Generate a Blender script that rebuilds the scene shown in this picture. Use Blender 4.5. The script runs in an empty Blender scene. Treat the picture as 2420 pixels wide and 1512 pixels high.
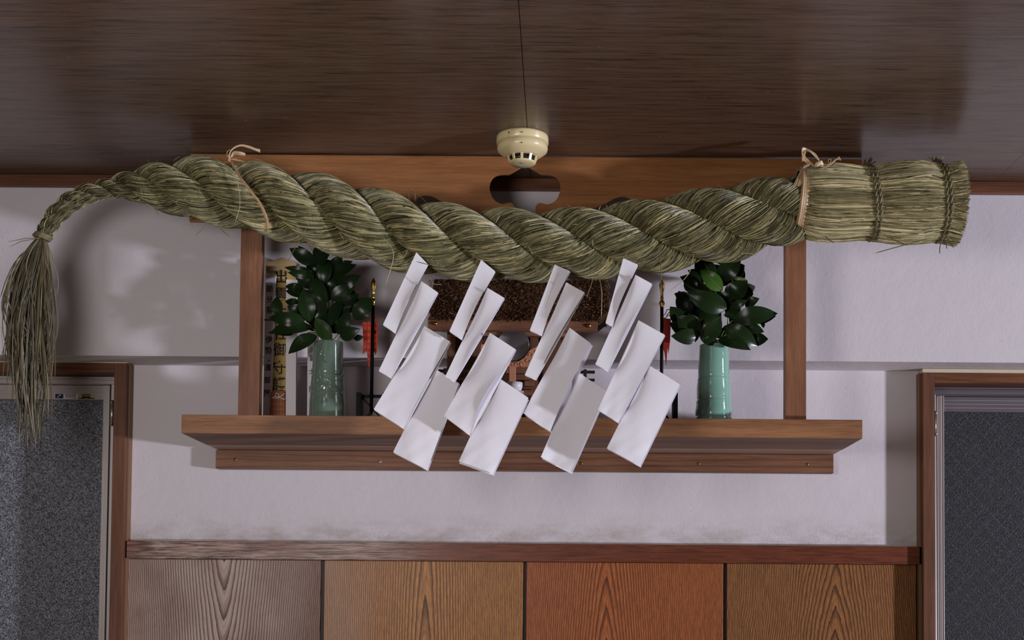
import bpy, bmesh, math, random
import numpy as np
from mathutils import Vector, Matrix
random.seed(7); rng = np.random.default_rng(7)
S = bpy.context.scene
COL = S.collection
W, H, F = 2420, 1512, 3200.0
CZ = 1.25
PPX, PPY = 1325.0, 1310.0
TILT, ROLL = math.radians(2.3), math.radians(0.45)
# ---------------------------------------------------------------- camera
cam_d = bpy.data.cameras.new('camera'); cam = bpy.data.objects.new('camera', cam_d); COL.objects.link(cam)
cam_d.sensor_fit = 'HORIZONTAL'; cam_d.sensor_width = 36.0; cam_d.lens = F * 36.0 / W
cam_d.shift_x = (W / 2 - PPX) / W; cam_d.shift_y = (PPY - H / 2) / W
cam_d.clip_start = 0.05; cam_d.clip_end = 60
CR = Matrix.Rotation(math.pi / 2 + TILT, 3, 'X') @ Matrix.Rotation(ROLL, 3, 'Z')
cam.matrix_world = Matrix.Translation((0, 0, CZ)) @ CR.to_4x4()
S.camera = cam
# ---------------------------------------------------------------- world, lights, exposure
wd = bpy.data.worlds.new('room_ambient'); S.world = wd; wd.use_nodes = True
wd.node_tree.nodes['Background'].inputs[0].default_value = (0.62, 0.56, 0.60, 1)
wd.node_tree.nodes['Background'].inputs[1].default_value = 0.13
def light(name, loc, target, size, power, col, shape='DISK'):
    d = bpy.data.lights.new(name, 'AREA'); d.shape = shape; d.size = size; d.energy = power; d.color = col
    o = bpy.data.objects.new(name, d); COL.objects.link(o); o.location = loc
    o.rotation_euler = (Vector(target) - Vector(loc)).to_track_quat('-Z', 'Y').to_euler()
    return o
light('key_flash', (6.5, 0.55, CZ - 0.48), (0.0, 3.4, CZ + 0.6), 0.32, 430, (0.85, 0.855, 1.0))
light('fill_flash', (-1.0, 0.9, CZ + 0.38), (-0.1, 3.4, CZ + 0.5), 0.70, 17.5, (1.0, 0.94, 0.93))
S.view_settings.view_transform = 'Standard'; S.view_settings.look = 'None'
S.view_settings.gamma = 1.0; S.view_settings.use_curve_mapping = False
S.view_settings.exposure = 0.0
# ---------------------------------------------------------------- helpers
def P(px, py, Y):
    d = CR @ Vector(((px - PPX) / F, -(py - PPY) / F, -1.0))
    k = Y / d.y
    return Vector((d.x * k, Y, d.z * k + CZ))
def link(o, parent=None):
    COL.objects.link(o)
    if parent: o.parent = parent
    return o
def tag(o, label=None, cat=None, group=None, kind=None):
    if label: o['label'] = label
    if cat: o['category'] = cat
    if group: o['group'] = group
    if kind: o['kind'] = kind
    return o
def empty(name, loc, label=None, cat=None, group=None, kind=None):
    o = bpy.data.objects.new(name, None); o.empty_display_size = 0.05; link(o); o.location = loc
    return tag(o, label, cat, group, kind)
WLOC = {}
def wloc(o):
    v = Vector(o.location); p = o.parent
    while p: v += Vector(p.location); p = p.parent
    return v
class MB:
    def __init__(s): s.v = []; s.f = []; s.a = []; s.smooth = []
    def add(s, vs, fs, smooth=False, val=0.5):
        n = len(s.v); s.v += [tuple(v) for v in vs]; s.a += [val] * len(vs)
        for f in fs: s.f.append(tuple(i + n for i in f)); s.smooth.append(smooth)
        return s
    def box(s, x0, x1, y0, y1, z0, z1, M=None):
        vs = [Vector((x, y, z)) for z in (z0, z1) for y in (y0, y1) for x in (x0, x1)]
        if M: vs = [M @ v for v in vs]
        return s.add(vs, [(0, 2, 3, 1), (4, 5, 7, 6), (0, 1, 5, 4), (2, 6, 7, 3), (0, 4, 6, 2), (1, 3, 7, 5)])
    def bar(s, a, b, w, t):       # straight bar from a to b; w is its width across, t its thickness along y
        a = Vector(a); b = Vector(b); d = (b - a); L = d.length; d.normalize()
        n = Vector((0, 1, 0)); n = (n - d * n.dot(d)).normalized(); u = d.cross(n)
        vs = [a + u * i * w / 2 + n * j * t / 2 for i, j in ((-1, -1), (1, -1), (1, 1), (-1, 1))]
        vs += [v + d * L for v in vs]
        return s.add(vs, [(0, 3, 2, 1), (4, 5, 6, 7), (0, 1, 5, 4), (1, 2, 6, 5), (2, 3, 7, 6), (3, 0, 4, 7)])
    def tube(s, pts, rad, n=8, flat=1.0, cap=True, val=0.5, ref=(0, 1, 0)):
        pts = [Vector(p) for p in pts]; m = len(pts)
        if not hasattr(rad, '__len__'): rad = [rad] * m
        vs = []; N = None
        for i, p in enumerate(pts):
            t = (pts[min(i + 1, m - 1)] - pts[max(i - 1, 0)])
            t = t.normalized() if t.length > 1e-9 else Vector((0, 0, 1))
            if N is None:
                N = Vector(ref)
                if abs(N.dot(t)) > 0.95: N = Vector((1, 0, 0))
            N = (N - t * N.dot(t)).normalized(); B = t.cross(N)
            for k in range(n):
                a = 2 * math.pi * k / n
                vs.append(p + (N * math.cos(a) * flat + B * math.sin(a)) * rad[i])
        fs = [(i * n + k, i * n + (k + 1) % n, (i + 1) * n + (k + 1) % n, (i + 1) * n + k) for i in range(m - 1) for k in range(n)]
        if cap: fs += [tuple(range(n))[::-1], tuple((m - 1) * n + k for k in range(n))]
        return s.add(vs, fs, True, val)
    def lathe(s, prof, c, n=48, axis='Z', cap=True):
        vs = []; c = Vector(c)
        for r, h in prof:
            for k in range(n):
                a = 2 * math.pi * k / n; x, y = r * math.cos(a), r * math.sin(a)
                vs.append(c + (Vector((x, y, h)) if axis == 'Z' else Vector((x, h, y))))
        fs = [(i * n + k, i * n + (k + 1) % n, (i + 1) * n + (k + 1) % n, (i + 1) * n + k) for i in range(len(prof) - 1) for k in range(n)]
        if cap: fs += [tuple(range(n))[::-1], tuple((len(prof) - 1) * n + k for k in range(n))]
        return s.add(vs, fs, True)
    def prism(s, poly, y0, y1):   # poly = [(x, z)...], extruded along y
        n = len(poly); vs = [Vector((x, y0, z)) for x, z in poly] + [Vector((x, y1, z)) for x, z in poly]
        fs = [tuple(range(n)), tuple(range(n, 2 * n))[::-1]] + [(i, i + n, (i + 1) % n + n, (i + 1) % n) for i in range(n)]
        return s.add(vs, fs)
    def straws(s, paths, nrm, w, h, val):
        # paths (n,m,3), nrm (n,m,3) outward, w,h (n,), val (n,): three-sided stalks
        n, m, _ = paths.shape
        t = np.gradient(paths, axis=1); t /= np.linalg.norm(t, axis=2, keepdims=True) + 1e-12
        side = np.cross(t, nrm); side /= np.linalg.norm(side, axis=2, keepdims=True) + 1e-12
        up = np.cross(side, t)
        prof = np.ones(m); prof[0] = 0.35; prof[-1] = 0.35
        W_ = (w[:, None] * prof)[:, :, None]; H_ = (h[:, None] * prof)[:, :, None]
        A = paths - side * W_ - up * H_ * 0.4; B = paths + side * W_ - up * H_ * 0.4; C = paths + up * H_
        V = np.stack([A, B, C], axis=2).reshape(-1, 3)
        base = len(s.v); s.v += V.tolist(); s.a += np.repeat(val, m * 3).tolist()
        i = np.arange(n)[:, None] * m * 3 + np.arange(m - 1)[None, :] * 3 + base
        fs = []
        for a, b in ((0, 1), (1, 2), (2, 0)):
            q = np.stack([i + a, i + b, i + 3 + b, i + 3 + a], axis=2).reshape(-1, 4); fs += q.tolist()
        s.f += fs; s.smooth += [False] * len(fs)
        return s
    def build(s, name, mat, parent=None, bevel=0.0, label=None, origin=None, autosmooth=False):
        me = bpy.data.meshes.new(name)
        if parent: off = wloc(parent)
        else:
            a = np.array(s.v); off = Vector(((a[:, 0].min() + a[:, 0].max()) / 2, (a[:, 1].min() + a[:, 1].max()) / 2, a[:, 2].min()))
        if origin is not None: off = Vector(origin)
        arr = np.array(s.v) - np.array(off)
        me.from_pydata(arr.tolist(), [], s.f)
        at = me.attributes.new('rnd', 'FLOAT', 'POINT'); at.data.foreach_set('value', s.a)
        me.polygons.foreach_set('use_smooth', s.smooth)
        me.materials.append(mat); me.update()
        o = bpy.data.objects.new(name, me); link(o, parent)
        if not parent: o.location = off
        elif origin is not None: o.location = off - wloc(parent)
        if bevel:
            b = o.modifiers.new('edges', 'BEVEL'); b.width = bevel; b.segments = 2; b.limit_method = 'ANGLE'
        if label: o['label'] = label
        return o
def catmull(pts, n):
    P_ = [np.array(p, float) for p in pts]; P_ = [2 * P_[0] - P_[1]] + P_ + [2 * P_[-1] - P_[-2]]
    out = []
    for i in range(1, len(P_) - 2):
        for k in range(n):
            t = k / n; a, b, c, d = P_[i - 1:i + 3]
            out.append(0.5 * ((2 * b) + (-a + c) * t + (2 * a - 5 * b + 4 * c - d) * t * t + (-a + 3 * b - 3 * c + d) * t ** 3))
    out.append(P_[-2]); return np.array(out)
# ---------------------------------------------------------------- materials
def srgb(r, g, b, k=1.0):
    f = lambda c: (c / 255 / 12.92) if c <= 10 else ((c / 255 + 0.055) / 1.055) ** 2.4
    return (f(r) * k, f(g) * k, f(b) * k, 1)
class N:
    def __init__(s, name):
        s.m = bpy.data.materials.new(name); s.m.use_nodes = True; s.t = s.m.node_tree; s.n = s.t.nodes; s.b = s.n['Principled BSDF']
    def new(s, typ, **kw):
        nd = s.n.new(typ)
        for k, v in kw.items():
            if k.startswith('i_'):
                key = k[2:]; nd.inputs[int(key) if key.isdigit() else key].default_value = v
            else: setattr(nd, k, v)
        return nd
    def l(s, a, b): s.t.links.new(a, b)
    def coords(s, scale=(1, 1, 1), loc=(0, 0, 0), rot=(0, 0, 0)):
        tc = s.new('ShaderNodeTexCoord'); mp = s.new('ShaderNodeMapping')
        mp.inputs['Scale'].default_value = scale; mp.inputs['Location'].default_value = loc; mp.inputs['Rotation'].default_value = rot
        s.l(tc.outputs['Object'], mp.inputs['Vector']); return mp.outputs['Vector']
    def noise(s, vec, scale, detail=3, rough=0.55, dist=0):
        nd = s.new('ShaderNodeTexNoise'); nd.inputs['Scale'].default_value = scale; nd.inputs['Detail'].default_value = detail
        nd.inputs['Roughness'].default_value = rough; nd.inputs['Distortion'].default_value = dist
        s.l(vec, nd.inputs['Vector']); return nd.outputs['Fac']
    def ramp(s, fac, stops, interp='LINEAR'):
        r = s.new('ShaderNodeValToRGB'); e = r.color_ramp; e.interpolation = interp
        while len(e.elements) < len(stops): e.elements.new(0.5)
        for el, (p, c) in zip(e.elements, stops): el.position = p; el.color = c if len(c) == 4 else (*c, 1)
        s.l(fac, r.inputs['Fac']); return r.outputs['Color']
    def mix(s, fac, a, b, mode='MIX'):
        m = s.new('ShaderNodeMix', data_type='RGBA', blend_type=mode)
        for k, v in ((0, fac), (6, a), (7, b)):
            if hasattr(v, 'links'): s.l(v, m.inputs[k])
            else: m.inputs[k].default_value = v
        return m.outputs[2]
    def math(s, op, a, b=None, c=None, clamp=False):
        m = s.new('ShaderNodeMath', operation=op, use_clamp=clamp)
        for k, v in enumerate((a, b, c)):
            if v is None: continue
            if hasattr(v, 'links'): s.l(v, m.inputs[k])
            else: m.inputs[k].default_value = v
        return m.outputs[0]
    def bump(s, h, strength=0.3, dist=0.001):
        b = s.new('ShaderNodeBump'); b.inputs['Strength'].default_value = strength; b.inputs['Distance'].default_value = dist
        s.l(h, b.inputs['Height']); s.l(b.outputs[0], s.b.inputs['Normal']); return b
    def fin(s, color, rough=0.6, spec=0.3, metal=0.0):
        if hasattr(color, 'links'): s.l(color, s.b.inputs['Base Color'])
        else: s.b.inputs['Base Color'].default_value = color
        if hasattr(rough, 'links'): s.l(rough, s.b.inputs['Roughness'])
        else: s.b.inputs['Roughness'].default_value = rough
        s.b.inputs['Specular IOR Level'].default_value = spec; s.b.inputs['Metallic'].default_value = metal
        return s.m
BW, WH = (0, 0, 0, 1), (1, 1, 1, 1)
def plain(name, c, rough=0.5, spec=0.4, metal=0.0, nz=0.0):
    m = N(name)
    if nz:
        f = m.noise(m.coords(), 40, 4); col = m.mix(f, tuple(x * (1 - nz) for x in c[:3]) + (1,), tuple(min(1, x * (1 + nz)) for x in c[:3]) + (1,))
        return m.fin(col, rough, spec, metal)
    return m.fin(c, rough, spec, metal)
def wood(name, light_c, dark_c, axis='X', rough=0.5, spec=0.3, fine=260, wav=0.0, streak=0.6, seed=0.0, knots=False):
    m = N(name)
    st = {'X': (0.05, 1, 1), 'Z': (1, 1, 0.05), 'Y': (1, 0.05, 1)}[axis]
    v = m.coords(st, (seed, seed * 1.7, seed * 0.6))
    a = m.noise(v, fine, 4, 0.65); b = m.noise(v, fine * 0.16, 3, 0.6, wav)
    col = m.ramp(m.math('ADD', m.math('MULTIPLY', a, 0.5), m.math('MULTIPLY', b, 0.5)), [(0.36, dark_c), (0.62, light_c)])
    big = m.noise(m.coords((1, 1, 1), (seed, 0, 0)), 4, 3)
    col = m.mix(m.math('MULTIPLY', m.ramp(big, [(0.35, BW), (0.7, WH)]), 0.30), col, tuple(x * 0.6 for x in dark_c[:3]) + (1,))
    if wav:
        w = m.new('ShaderNodeTexWave', wave_type='BANDS', bands_direction='Z' if axis == 'X' else 'X')
        w.inputs['Scale'].default_value = 20; w.inputs['Distortion'].default_value = 7; w.inputs['Detail'].default_value = 2; w.inputs['Detail Scale'].default_value = 0.9
        m.l(m.coords({'X': (0.13, 1, 1), 'Z': (1, 1, 0.13), 'Y': (1, 1, 1)}[axis], (seed, 0, 0)), w.inputs['Vector'])
        col = m.mix(m.math('MULTIPLY', m.ramp(w.outputs['Fac'], [(0.0, WH), (0.32, BW)]), streak), col, tuple(x * 0.45 for x in dark_c[:3]) + (1,))
    m.bump(a, 0.15, 0.0006)
    return m.fin(col, rough, spec)
def plaster(name, grime_z=None, c=srgb(219, 212, 216), z_off=0.0):
    m = N(name); v = m.coords()
    big = m.noise(v, 3.0, 4); col = m.mix(big, tuple(x * 0.93 for x in c[:3]) + (1,), c)
    sp = m.ramp(m.noise(v, 130, 2), [(0.24, WH), (0.27, BW)])
    col = m.mix(m.math('MULTIPLY', sp, 0.5), col, srgb(120, 105, 95))
    if grime_z is not None:
        s = m.new('ShaderNodeSeparateXYZ'); m.l(v, s.inputs[0])
        h = m.math('SUBTRACT', s.outputs['Z'], grime_z)
        g = m.math('SUBTRACT', 1.0, m.math('DIVIDE', h, 0.075), clamp=True)
        n1 = m.noise(m.coords((1, 1, 2.2)), 9, 6, 0.7); n2 = m.noise(v, 260, 4, 0.75)
        k = m.math('MULTIPLY', g, m.ramp(n1, [(0.42, BW), (0.66, WH)]))
        col = m.mix(m.math('MULTIPLY', k, 0.65), col, srgb(165, 152, 135))
        k2 = m.math('MULTIPLY', m.math('POWER', g, 1.3), m.ramp(n2, [(0.56, BW), (0.66, WH)]))
        k2 = m.math('MULTIPLY', k2, m.ramp(m.noise(v, 5, 2), [(0.45, BW), (0.62, WH)]))
        col = m.mix(m.math('MULTIPLY', k2, 0.75), col, srgb(110, 85, 55))
    h1 = m.noise(v, 220, 3, 0.6); h2 = m.noise(v, 18, 4, 0.6)
    m.bump(m.math('ADD', m.math('MULTIPLY', h1, 0.35), m.math('MULTIPLY', h2, 1.6)), 0.6, 0.0016)
    return m.fin(col, 0.75, 0.25)
def ring_panel(name, x0, z0, tilt, freq, light_c, dark_c, grey=None, p=1.6, side=0.02, wave=0.006):
    # veneer cut from a log: year rings show as straight lines with pointed arches where the cut runs near the heart
    m = N(name); v = m.coords(); s = m.new('ShaderNodeSeparateXYZ'); m.l(v, s.inputs[0])
    wob = m.math('MULTIPLY', m.math('SUBTRACT', m.noise(m.coords((1, 1, 0.5)), 9, 3), 0.5), side)
    x = m.math('ABSOLUTE', m.math('ADD', m.math('SUBTRACT', s.outputs['X'], x0), wob))
    dep = m.math('ABSOLUTE', m.math('MULTIPLY', m.math('SUBTRACT', s.outputs['Z'], z0), tilt))
    r = m.math('POWER', m.math('ADD', m.math('POWER', x, p), m.math('POWER', dep, p)), 1.0 / p)
    n1 = m.math('MULTIPLY', m.noise(m.coords((1, 1, 0.12)), 14, 3, 0.6), wave * 2.2)
    jit = m.math('MULTIPLY', m.noise(m.coords((1, 1, 0.25)), 160, 3, 0.7), wave * 0.5)
    rr = m.math('ADD', m.math('ADD', r, jit), n1)
    rr = m.math('ADD', rr, m.math('MULTIPLY', m.math('MULTIPLY', rr, rr), 1.6))
    fr = m.math('FRACT', m.math('MULTIPLY', rr, freq))
    line = m.ramp(fr, [(0.0, BW), (0.42, (0.05, 0.05, 0.05, 1)), (0.80, (0.75, 0.75, 0.75, 1)), (0.93, WH), (1.0, BW)])
    fr2 = m.math('FRACT', m.math('MULTIPLY', rr, freq * 2.7))
    line2 = m.ramp(fr2, [(0.0, BW), (0.6, BW), (0.9, (0.55, 0.55, 0.55, 1)), (1.0, BW)])
    pore = m.noise(m.coords((1, 1, 0.06)), 700, 2, 0.7)
    col = m.mix(m.ramp(pore, [(0.35, BW), (0.65, WH)]), tuple(c * 0.62 for c in light_c[:3]) + (1,), tuple(min(1, c * 1.25) for c in light_c[:3]) + (1,))
    if grey is not None:
        gx0, gx1, gc, amt = grey
        g = m.math('DIVIDE', m.math('SUBTRACT', s.outputs['X'], gx0), gx1 - gx0, clamp=True)
        nn = m.ramp(m.noise(m.coords((1, 1, 0.6)), 7, 4, 0.6), [(0.3, (0.25, 0.25, 0.25, 1)), (0.62, WH)])
        col = m.mix(m.math('MULTIPLY', m.math('MULTIPLY', g, nn), amt), col, gc)
    col = m.mix(m.math('MULTIPLY', line2, 0.6), col, dark_c)
    col = m.mix(m.math('MULTIPLY', line, 0.96), col, dark_c)
    m.bump(m.math('ADD', m.math('MULTIPLY', line, -0.6), pore), 0.25, 0.0005)
    return m.fin(col, 0.42, 0.35)
def straw_mat(name, stops, rough=0.45, spec=0.35):
    m = N(name); at = m.new('ShaderNodeAttribute', attribute_name='rnd')
    nz = m.noise(m.coords(), 35, 3)
    f = m.math('ADD', at.outputs['Fac'], m.math('MULTIPLY', m.math('SUBTRACT', nz, 0.5), 0.35))
    return m.fin(m.ramp(f, stops), rough, spec)
M = {}
M['plaster_low'] = plaster('white_plaster_lower', grime_z=1.43)
M['plaster_up'] = plaster('white_plaster_upper')
def ceil_mat():
    m = N('brown_ceiling_board')
    v = m.coords((0.035, 1, 1)); a = m.noise(v, 420, 4, 0.7); b = m.noise(m.coords((0.06, 1, 1), (3, 1, 0)), 90, 4, 0.6)
    col = m.ramp(m.math('ADD', m.math('MULTIPLY', a, 0.55), m.math('MULTIPLY', b, 0.45)), [(0.38, srgb(36, 25, 19)), (0.46, srgb(88, 66, 52)), (0.66, srgb(110, 86, 70))])
    fl = m.ramp(m.noise(m.coords((0.4, 1, 1)), 130, 2), [(0.22, WH), (0.24, BW)])
    col = m.mix(m.math('MULTIPLY', fl, 0.5), col, srgb(190, 165, 140))
    m.bump(a, 0.25, 0.0008)
    return m.fin(col, 0.27, 0.62)
M['ceiling'] = ceil_mat()
M['ceiling_gap'] = plain('ceiling_gap', srgb(40, 28, 20), 0.8)
M['cornice'] = wood('dark_red_cornice', srgb(128, 82, 58), srgb(88, 54, 36), 'X', 0.45, 0.3, 200, seed=2)
M['header'] = wood('orange_cedar_board', srgb(166, 112, 68), srgb(132, 84, 44), 'X', 0.42, 0.35, 330, seed=5)
M['post'] = wood('cedar_post', srgb(160, 110, 80), srgb(124, 82, 58), 'Z', 0.5, 0.3, 330, seed=6)
M['shelf'] = wood('worn_cedar_shelf', srgb(172, 122, 84), srgb(122, 82, 54), 'X', 0.5, 0.3, 300, seed=9)
M['under'] = wood('grey_brown_cedar_plank', srgb(150, 116, 96), srgb(104, 74, 58), 'X', 0.6, 0.25, 150, seed=11)  # greyer brown wood on the underside of the front plank
M['under2'] = wood('pale_cedar_plank', srgb(196, 166, 148), srgb(160, 130, 114), 'X', 0.6, 0.25, 150, seed=12)
M['rail'] = wood('figured_cedar_rail', srgb(144, 100, 74), srgb(108, 72, 52), 'X', 0.5, 0.3, 260, wav=1.0, streak=0.45, seed=14)
def dado_mat():
    m = N('dado_rail_wood'); v = m.coords((0.05, 1, 1)); s = m.new('ShaderNodeSeparateXYZ'); m.l(m.coords(), s.inputs[0])
    a = m.noise(v, 300, 4, 0.7)
    red = m.ramp(a, [(0.35, srgb(84, 42, 26)), (0.65, srgb(124, 66, 44))])
    grey = m.ramp(a, [(0.40, srgb(70, 50, 44)), (0.55, srgb(172, 144, 130)), (0.7, srgb(206, 184, 172))])
    g = m.math('DIVIDE', m.math('SUBTRACT', -0.28, s.outputs['X']), 0.35, clamp=True)
    patch = m.ramp(m.noise(m.coords((1, 1, 1)), 6, 3), [(0.36, (0.3, 0.3, 0.3, 1)), (0.56, WH)])
    m.bump(a, 0.3, 0.0008)
    return m.fin(m.mix(m.math('MULTIPLY', g, patch), red, grey), 0.38, 0.4)
M['dado'] = dado_mat()
M['casing'] = wood('brown_window_casing', srgb(122, 80, 58), srgb(84, 52, 38), 'Z', 0.5, 0.3, 220, seed=20)
M['casing_h'] = wood('brown_window_head', srgb(124, 78, 46), srgb(84, 50, 30), 'X', 0.5, 0.3, 160, wav=0.6, streak=0.4, seed=21)
M['bead'] = plain('caulk_bead', srgb(198, 184, 160), 0.5, nz=0.1)
M['bead_brown'] = plain('brown_outer_bead', srgb(120, 88, 62), 0.5, nz=0.15)
M['gap'] = plain('dark_gap', srgb(22, 17, 14), 0.9)
def alu_mat(name, axis, c):
    m = N(name); a = m.noise(m.coords((0.02, 1, 1) if axis == 'X' else (1, 1, 0.02)), 260, 2)
    return m.fin(m.mix(a, tuple(x * 0.72 for x in c[:3]) + (1,), c), 0.38, 0.5, 0.35)
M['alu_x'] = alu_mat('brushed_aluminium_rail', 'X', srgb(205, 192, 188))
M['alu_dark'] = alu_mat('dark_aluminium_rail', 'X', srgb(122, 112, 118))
M['alu_z'] = alu_mat('brushed_aluminium_stile', 'Z', srgb(218, 208, 204))
def glass_mat(name, dark, mid, light_c, wire):
    m = N(name); v = m.coords()
    n = m.noise(v, 420, 3, 0.6); n2 = m.noise(v, 900, 2, 0.5)
    col = m.ramp(n, [(0.38, dark), (0.56, mid), (0.78, light_c)])
    sp = m.ramp(n2, [(0.66, BW), (0.72, WH)]); col = m.mix(m.math('MULTIPLY', sp, 0.6), col, light_c)
    s = m.new('ShaderNodeSeparateXYZ'); m.l(v, s.inputs[0])
    for sg in (1, -1):
        d = m.math('FRACT', m.math('MULTIPLY', m.math('ADD', s.outputs['X'], m.math('MULTIPLY', s.outputs['Z'], 0.95 * sg)), 22))
        ln = m.ramp(d, [(0.0, WH), (0.05, BW), (0.96, BW), (1.0, WH)])
        col = m.mix(m.math('MULTIPLY', ln, 0.45), col, wire)
    m.bump(m.math('ADD', n, m.noise(v, 200, 2)), 0.9, 0.002)
    m.b.inputs['Transmission Weight'].default_value = 0.12
    return m.fin(col, 0.45, 0.35)
M['glass_l'] = glass_mat('frosted_wired_glass_lit', srgb(40, 42, 47), srgb(146, 149, 157), srgb(235, 239, 246), srgb(50, 52, 57))  # lit left and dim right look of one glass painted into its colours
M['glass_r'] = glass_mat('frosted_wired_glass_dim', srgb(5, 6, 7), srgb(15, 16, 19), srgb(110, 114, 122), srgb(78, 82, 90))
OLV = [(0.0, srgb(34, 32, 22)), (0.3, srgb(92, 88, 60)), (0.58, srgb(146, 140, 102)), (0.85, srgb(206, 196, 150)), (1.0, srgb(214, 184, 122))]
M['straw'] = straw_mat('olive_straw', OLV)
M['straw_core'] = straw_mat('dark_straw_core', [(0, srgb(38, 35, 22)), (1, srgb(70, 64, 42))], 0.8, 0.1)
M['sheaf'] = straw_mat('dry_straw_stalks', [(0.0, srgb(44, 40, 26)), (0.3, srgb(112, 104, 72)), (0.6, srgb(158, 148, 108)), (1.0, srgb(222, 206, 160))])
M['tassel'] = straw_mat('dull_straw_tassel', [(0.0, srgb(34, 31, 22)), (0.5, srgb(96, 88, 64)), (1.0, srgb(154, 142, 108))])
M['cord'] = straw_mat('twisted_straw_cord', [(0.0, srgb(76, 70, 46)), (1.0, srgb(138, 128, 92))])
M['raffia'] = straw_mat('pale_raffia', [(0.0, srgb(158, 124, 86)), (0.5, srgb(200, 164, 122)), (1.0, srgb(238, 220, 188))])
def paper_mat(name, c):
    m = N(name); v = m.coords(); n = m.noise(v, 14, 3, 0.5)
    m.bump(m.math('ADD', n, m.math('MULTIPLY', m.noise(v, 500, 2), 0.03)), 0.25, 0.006)
    m.b.inputs['Subsurface Weight'].default_value = 0.0
    return m.fin(m.mix(m.noise(v, 8, 2), tuple(x * 0.96 for x in c[:3]) + (1,), c), 0.55, 0.3)
M['paper'] = paper_mat('white_shide_paper', srgb(246, 244, 252))
M['envelope'] = plain('white_washi', srgb(226, 222, 226), 0.6, nz=0.03)
M['ink'] = plain('black_ink', srgb(14, 13, 13), 0.5)
M['gold_paper'] = plain('yellow_gold_paper', srgb(205, 172, 92), 0.5, nz=0.12)
M['hinoki'] = wood('pale_hinoki', srgb(206, 178, 132), srgb(178, 146, 102), 'Z', 0.55, 0.25, 500, seed=31)
def leaf_mat():
    m = N('glossy_sakaki_leaf'); at = m.new('ShaderNodeAttribute', attribute_name='rnd')
    col = m.ramp(at.outputs['Fac'], [(0.0, srgb(14, 24, 12)), (0.55, srgb(32, 50, 24)), (0.9, srgb(62, 96, 34)), (1.0, srgb(120, 128, 90))])
    m.bump(m.noise(m.coords(), 60, 2), 0.2, 0.001)
    return m.fin(col, 0.24, 0.2)
M['leaf'] = leaf_mat()
M['stem'] = plain('yellow_green_stem', srgb(122, 126, 62), 0.5, nz=0.2)
def glaze_mat(name, c, c2):
    m = N(name); v = m.coords(); col = m.mix(m.noise(v, 30, 3), c2, c)
    m.b.inputs['Coat Weight'].default_value = 0.6; m.b.inputs['Coat Roughness'].default_value = 0.04
    return m.fin(col, 0.12, 0.6)
M['celadon'] = glaze_mat('celadon_glaze', srgb(136, 182, 164), srgb(120, 166, 148))
M['celadon_shaded'] = glaze_mat('shaded_celadon_glaze', srgb(112, 134, 119), srgb(96, 118, 104))  # same glaze with the shadow on the left vase painted into its colour
M['clay'] = plain('bare_clay_foot', srgb(150, 130, 115), 0.8)
M['detector'] = plain('cream_plastic', srgb(228, 210, 162), 0.25, 0.5)
M['black_slot'] = plain('black_slot', srgb(16, 16, 20), 0.4)
M['lacquer'] = plain('black_lacquer', srgb(9, 9, 10), 0.55, 0.12)
M['brass'] = plain('polished_brass', srgb(226, 186, 96), 0.22, 0.5, 1.0)
M['brass_dull'] = plain('tarnished_brass', srgb(150, 122, 60), 0.4, 0.5, 0.9)
M['steel'] = plain('zinc_screw', srgb(205, 200, 185), 0.3, 0.5, 0.9)
def brocade_mat(name, a, b, c, sc):
    m = N(name); s = m.new('ShaderNodeSeparateXYZ'); m.l(m.coords(), s.inputs[0])
    u = m.math('PINGPONG', m.math('MULTIPLY', s.outputs['X'], sc), 0.5); w = m.math('PINGPONG', m.math('MULTIPLY', s.outputs['Z'], sc * 0.6), 0.5)
    d = m.math('ADD', u, w)
    col = m.ramp(d, [(0.0, b), (0.22, b), (0.24, a), (0.44, a), (0.46, b), (0.54, b), (0.56, a), (0.80, c), (1.0, c)], 'CONSTANT')
    return m.fin(col, 0.5, 0.3)
M['flag'] = brocade_mat('red_brocade', srgb(196, 52, 28), srgb(120, 24, 20), srgb(208, 90, 32), 110)
M['brocade'] = brocade_mat('red_green_brocade', srgb(150, 24, 24), srgb(160, 130, 40), srgb(60, 110, 36), 130)
M['flag_dark'] = plain('dark_red_cloth', srgb(150, 34, 26), 0.5, nz=0.2)
M['redcord'] = plain('crimson_cord', srgb(160, 24, 36), 0.5)
M['whitecord'] = plain('white_cord', srgb(226, 220, 216), 0.5)
M['thatch'] = straw_mat('brown_bark_thatch', [(0.0, srgb(34, 20, 12)), (0.55, srgb(104, 70, 48)), (1.0, srgb(180, 136, 100))], 0.7, 0.15)
M['shrine'] = wood('reddish_cypress', srgb(152, 106, 80), srgb(114, 74, 54), 'X', 0.5, 0.3, 400, seed=40)
M['shrine_z'] = wood('reddish_cypress_upright', srgb(136, 94, 70), srgb(100, 66, 46), 'Z', 0.5, 0.3, 400, seed=41)
M['carved'] = plain('carved_pale_wood', srgb(196, 138, 104), 0.5, nz=0.12)
M['mirror'] = plain('dull_silver_mirror', srgb(150, 146, 150), 0.3, 0.5, 0.85)
M['porcelain'] = plain('white_porcelain', srgb(226, 222, 226), 0.12, 0.6)
M['darkwood'] = plain('dark_stained_wood', srgb(44, 30, 23), 0.5, nz=0.2)
M['navy'] = plain('navy_sticker', srgb(30, 28, 60), 0.4)
M['goldfoil'] = plain('gold_foil', srgb(200, 178, 104), 0.35, 0.5, 0.4)
M['floor'] = plain('tatami', srgb(150, 138, 96), 0.8, nz=0.1)
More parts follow.
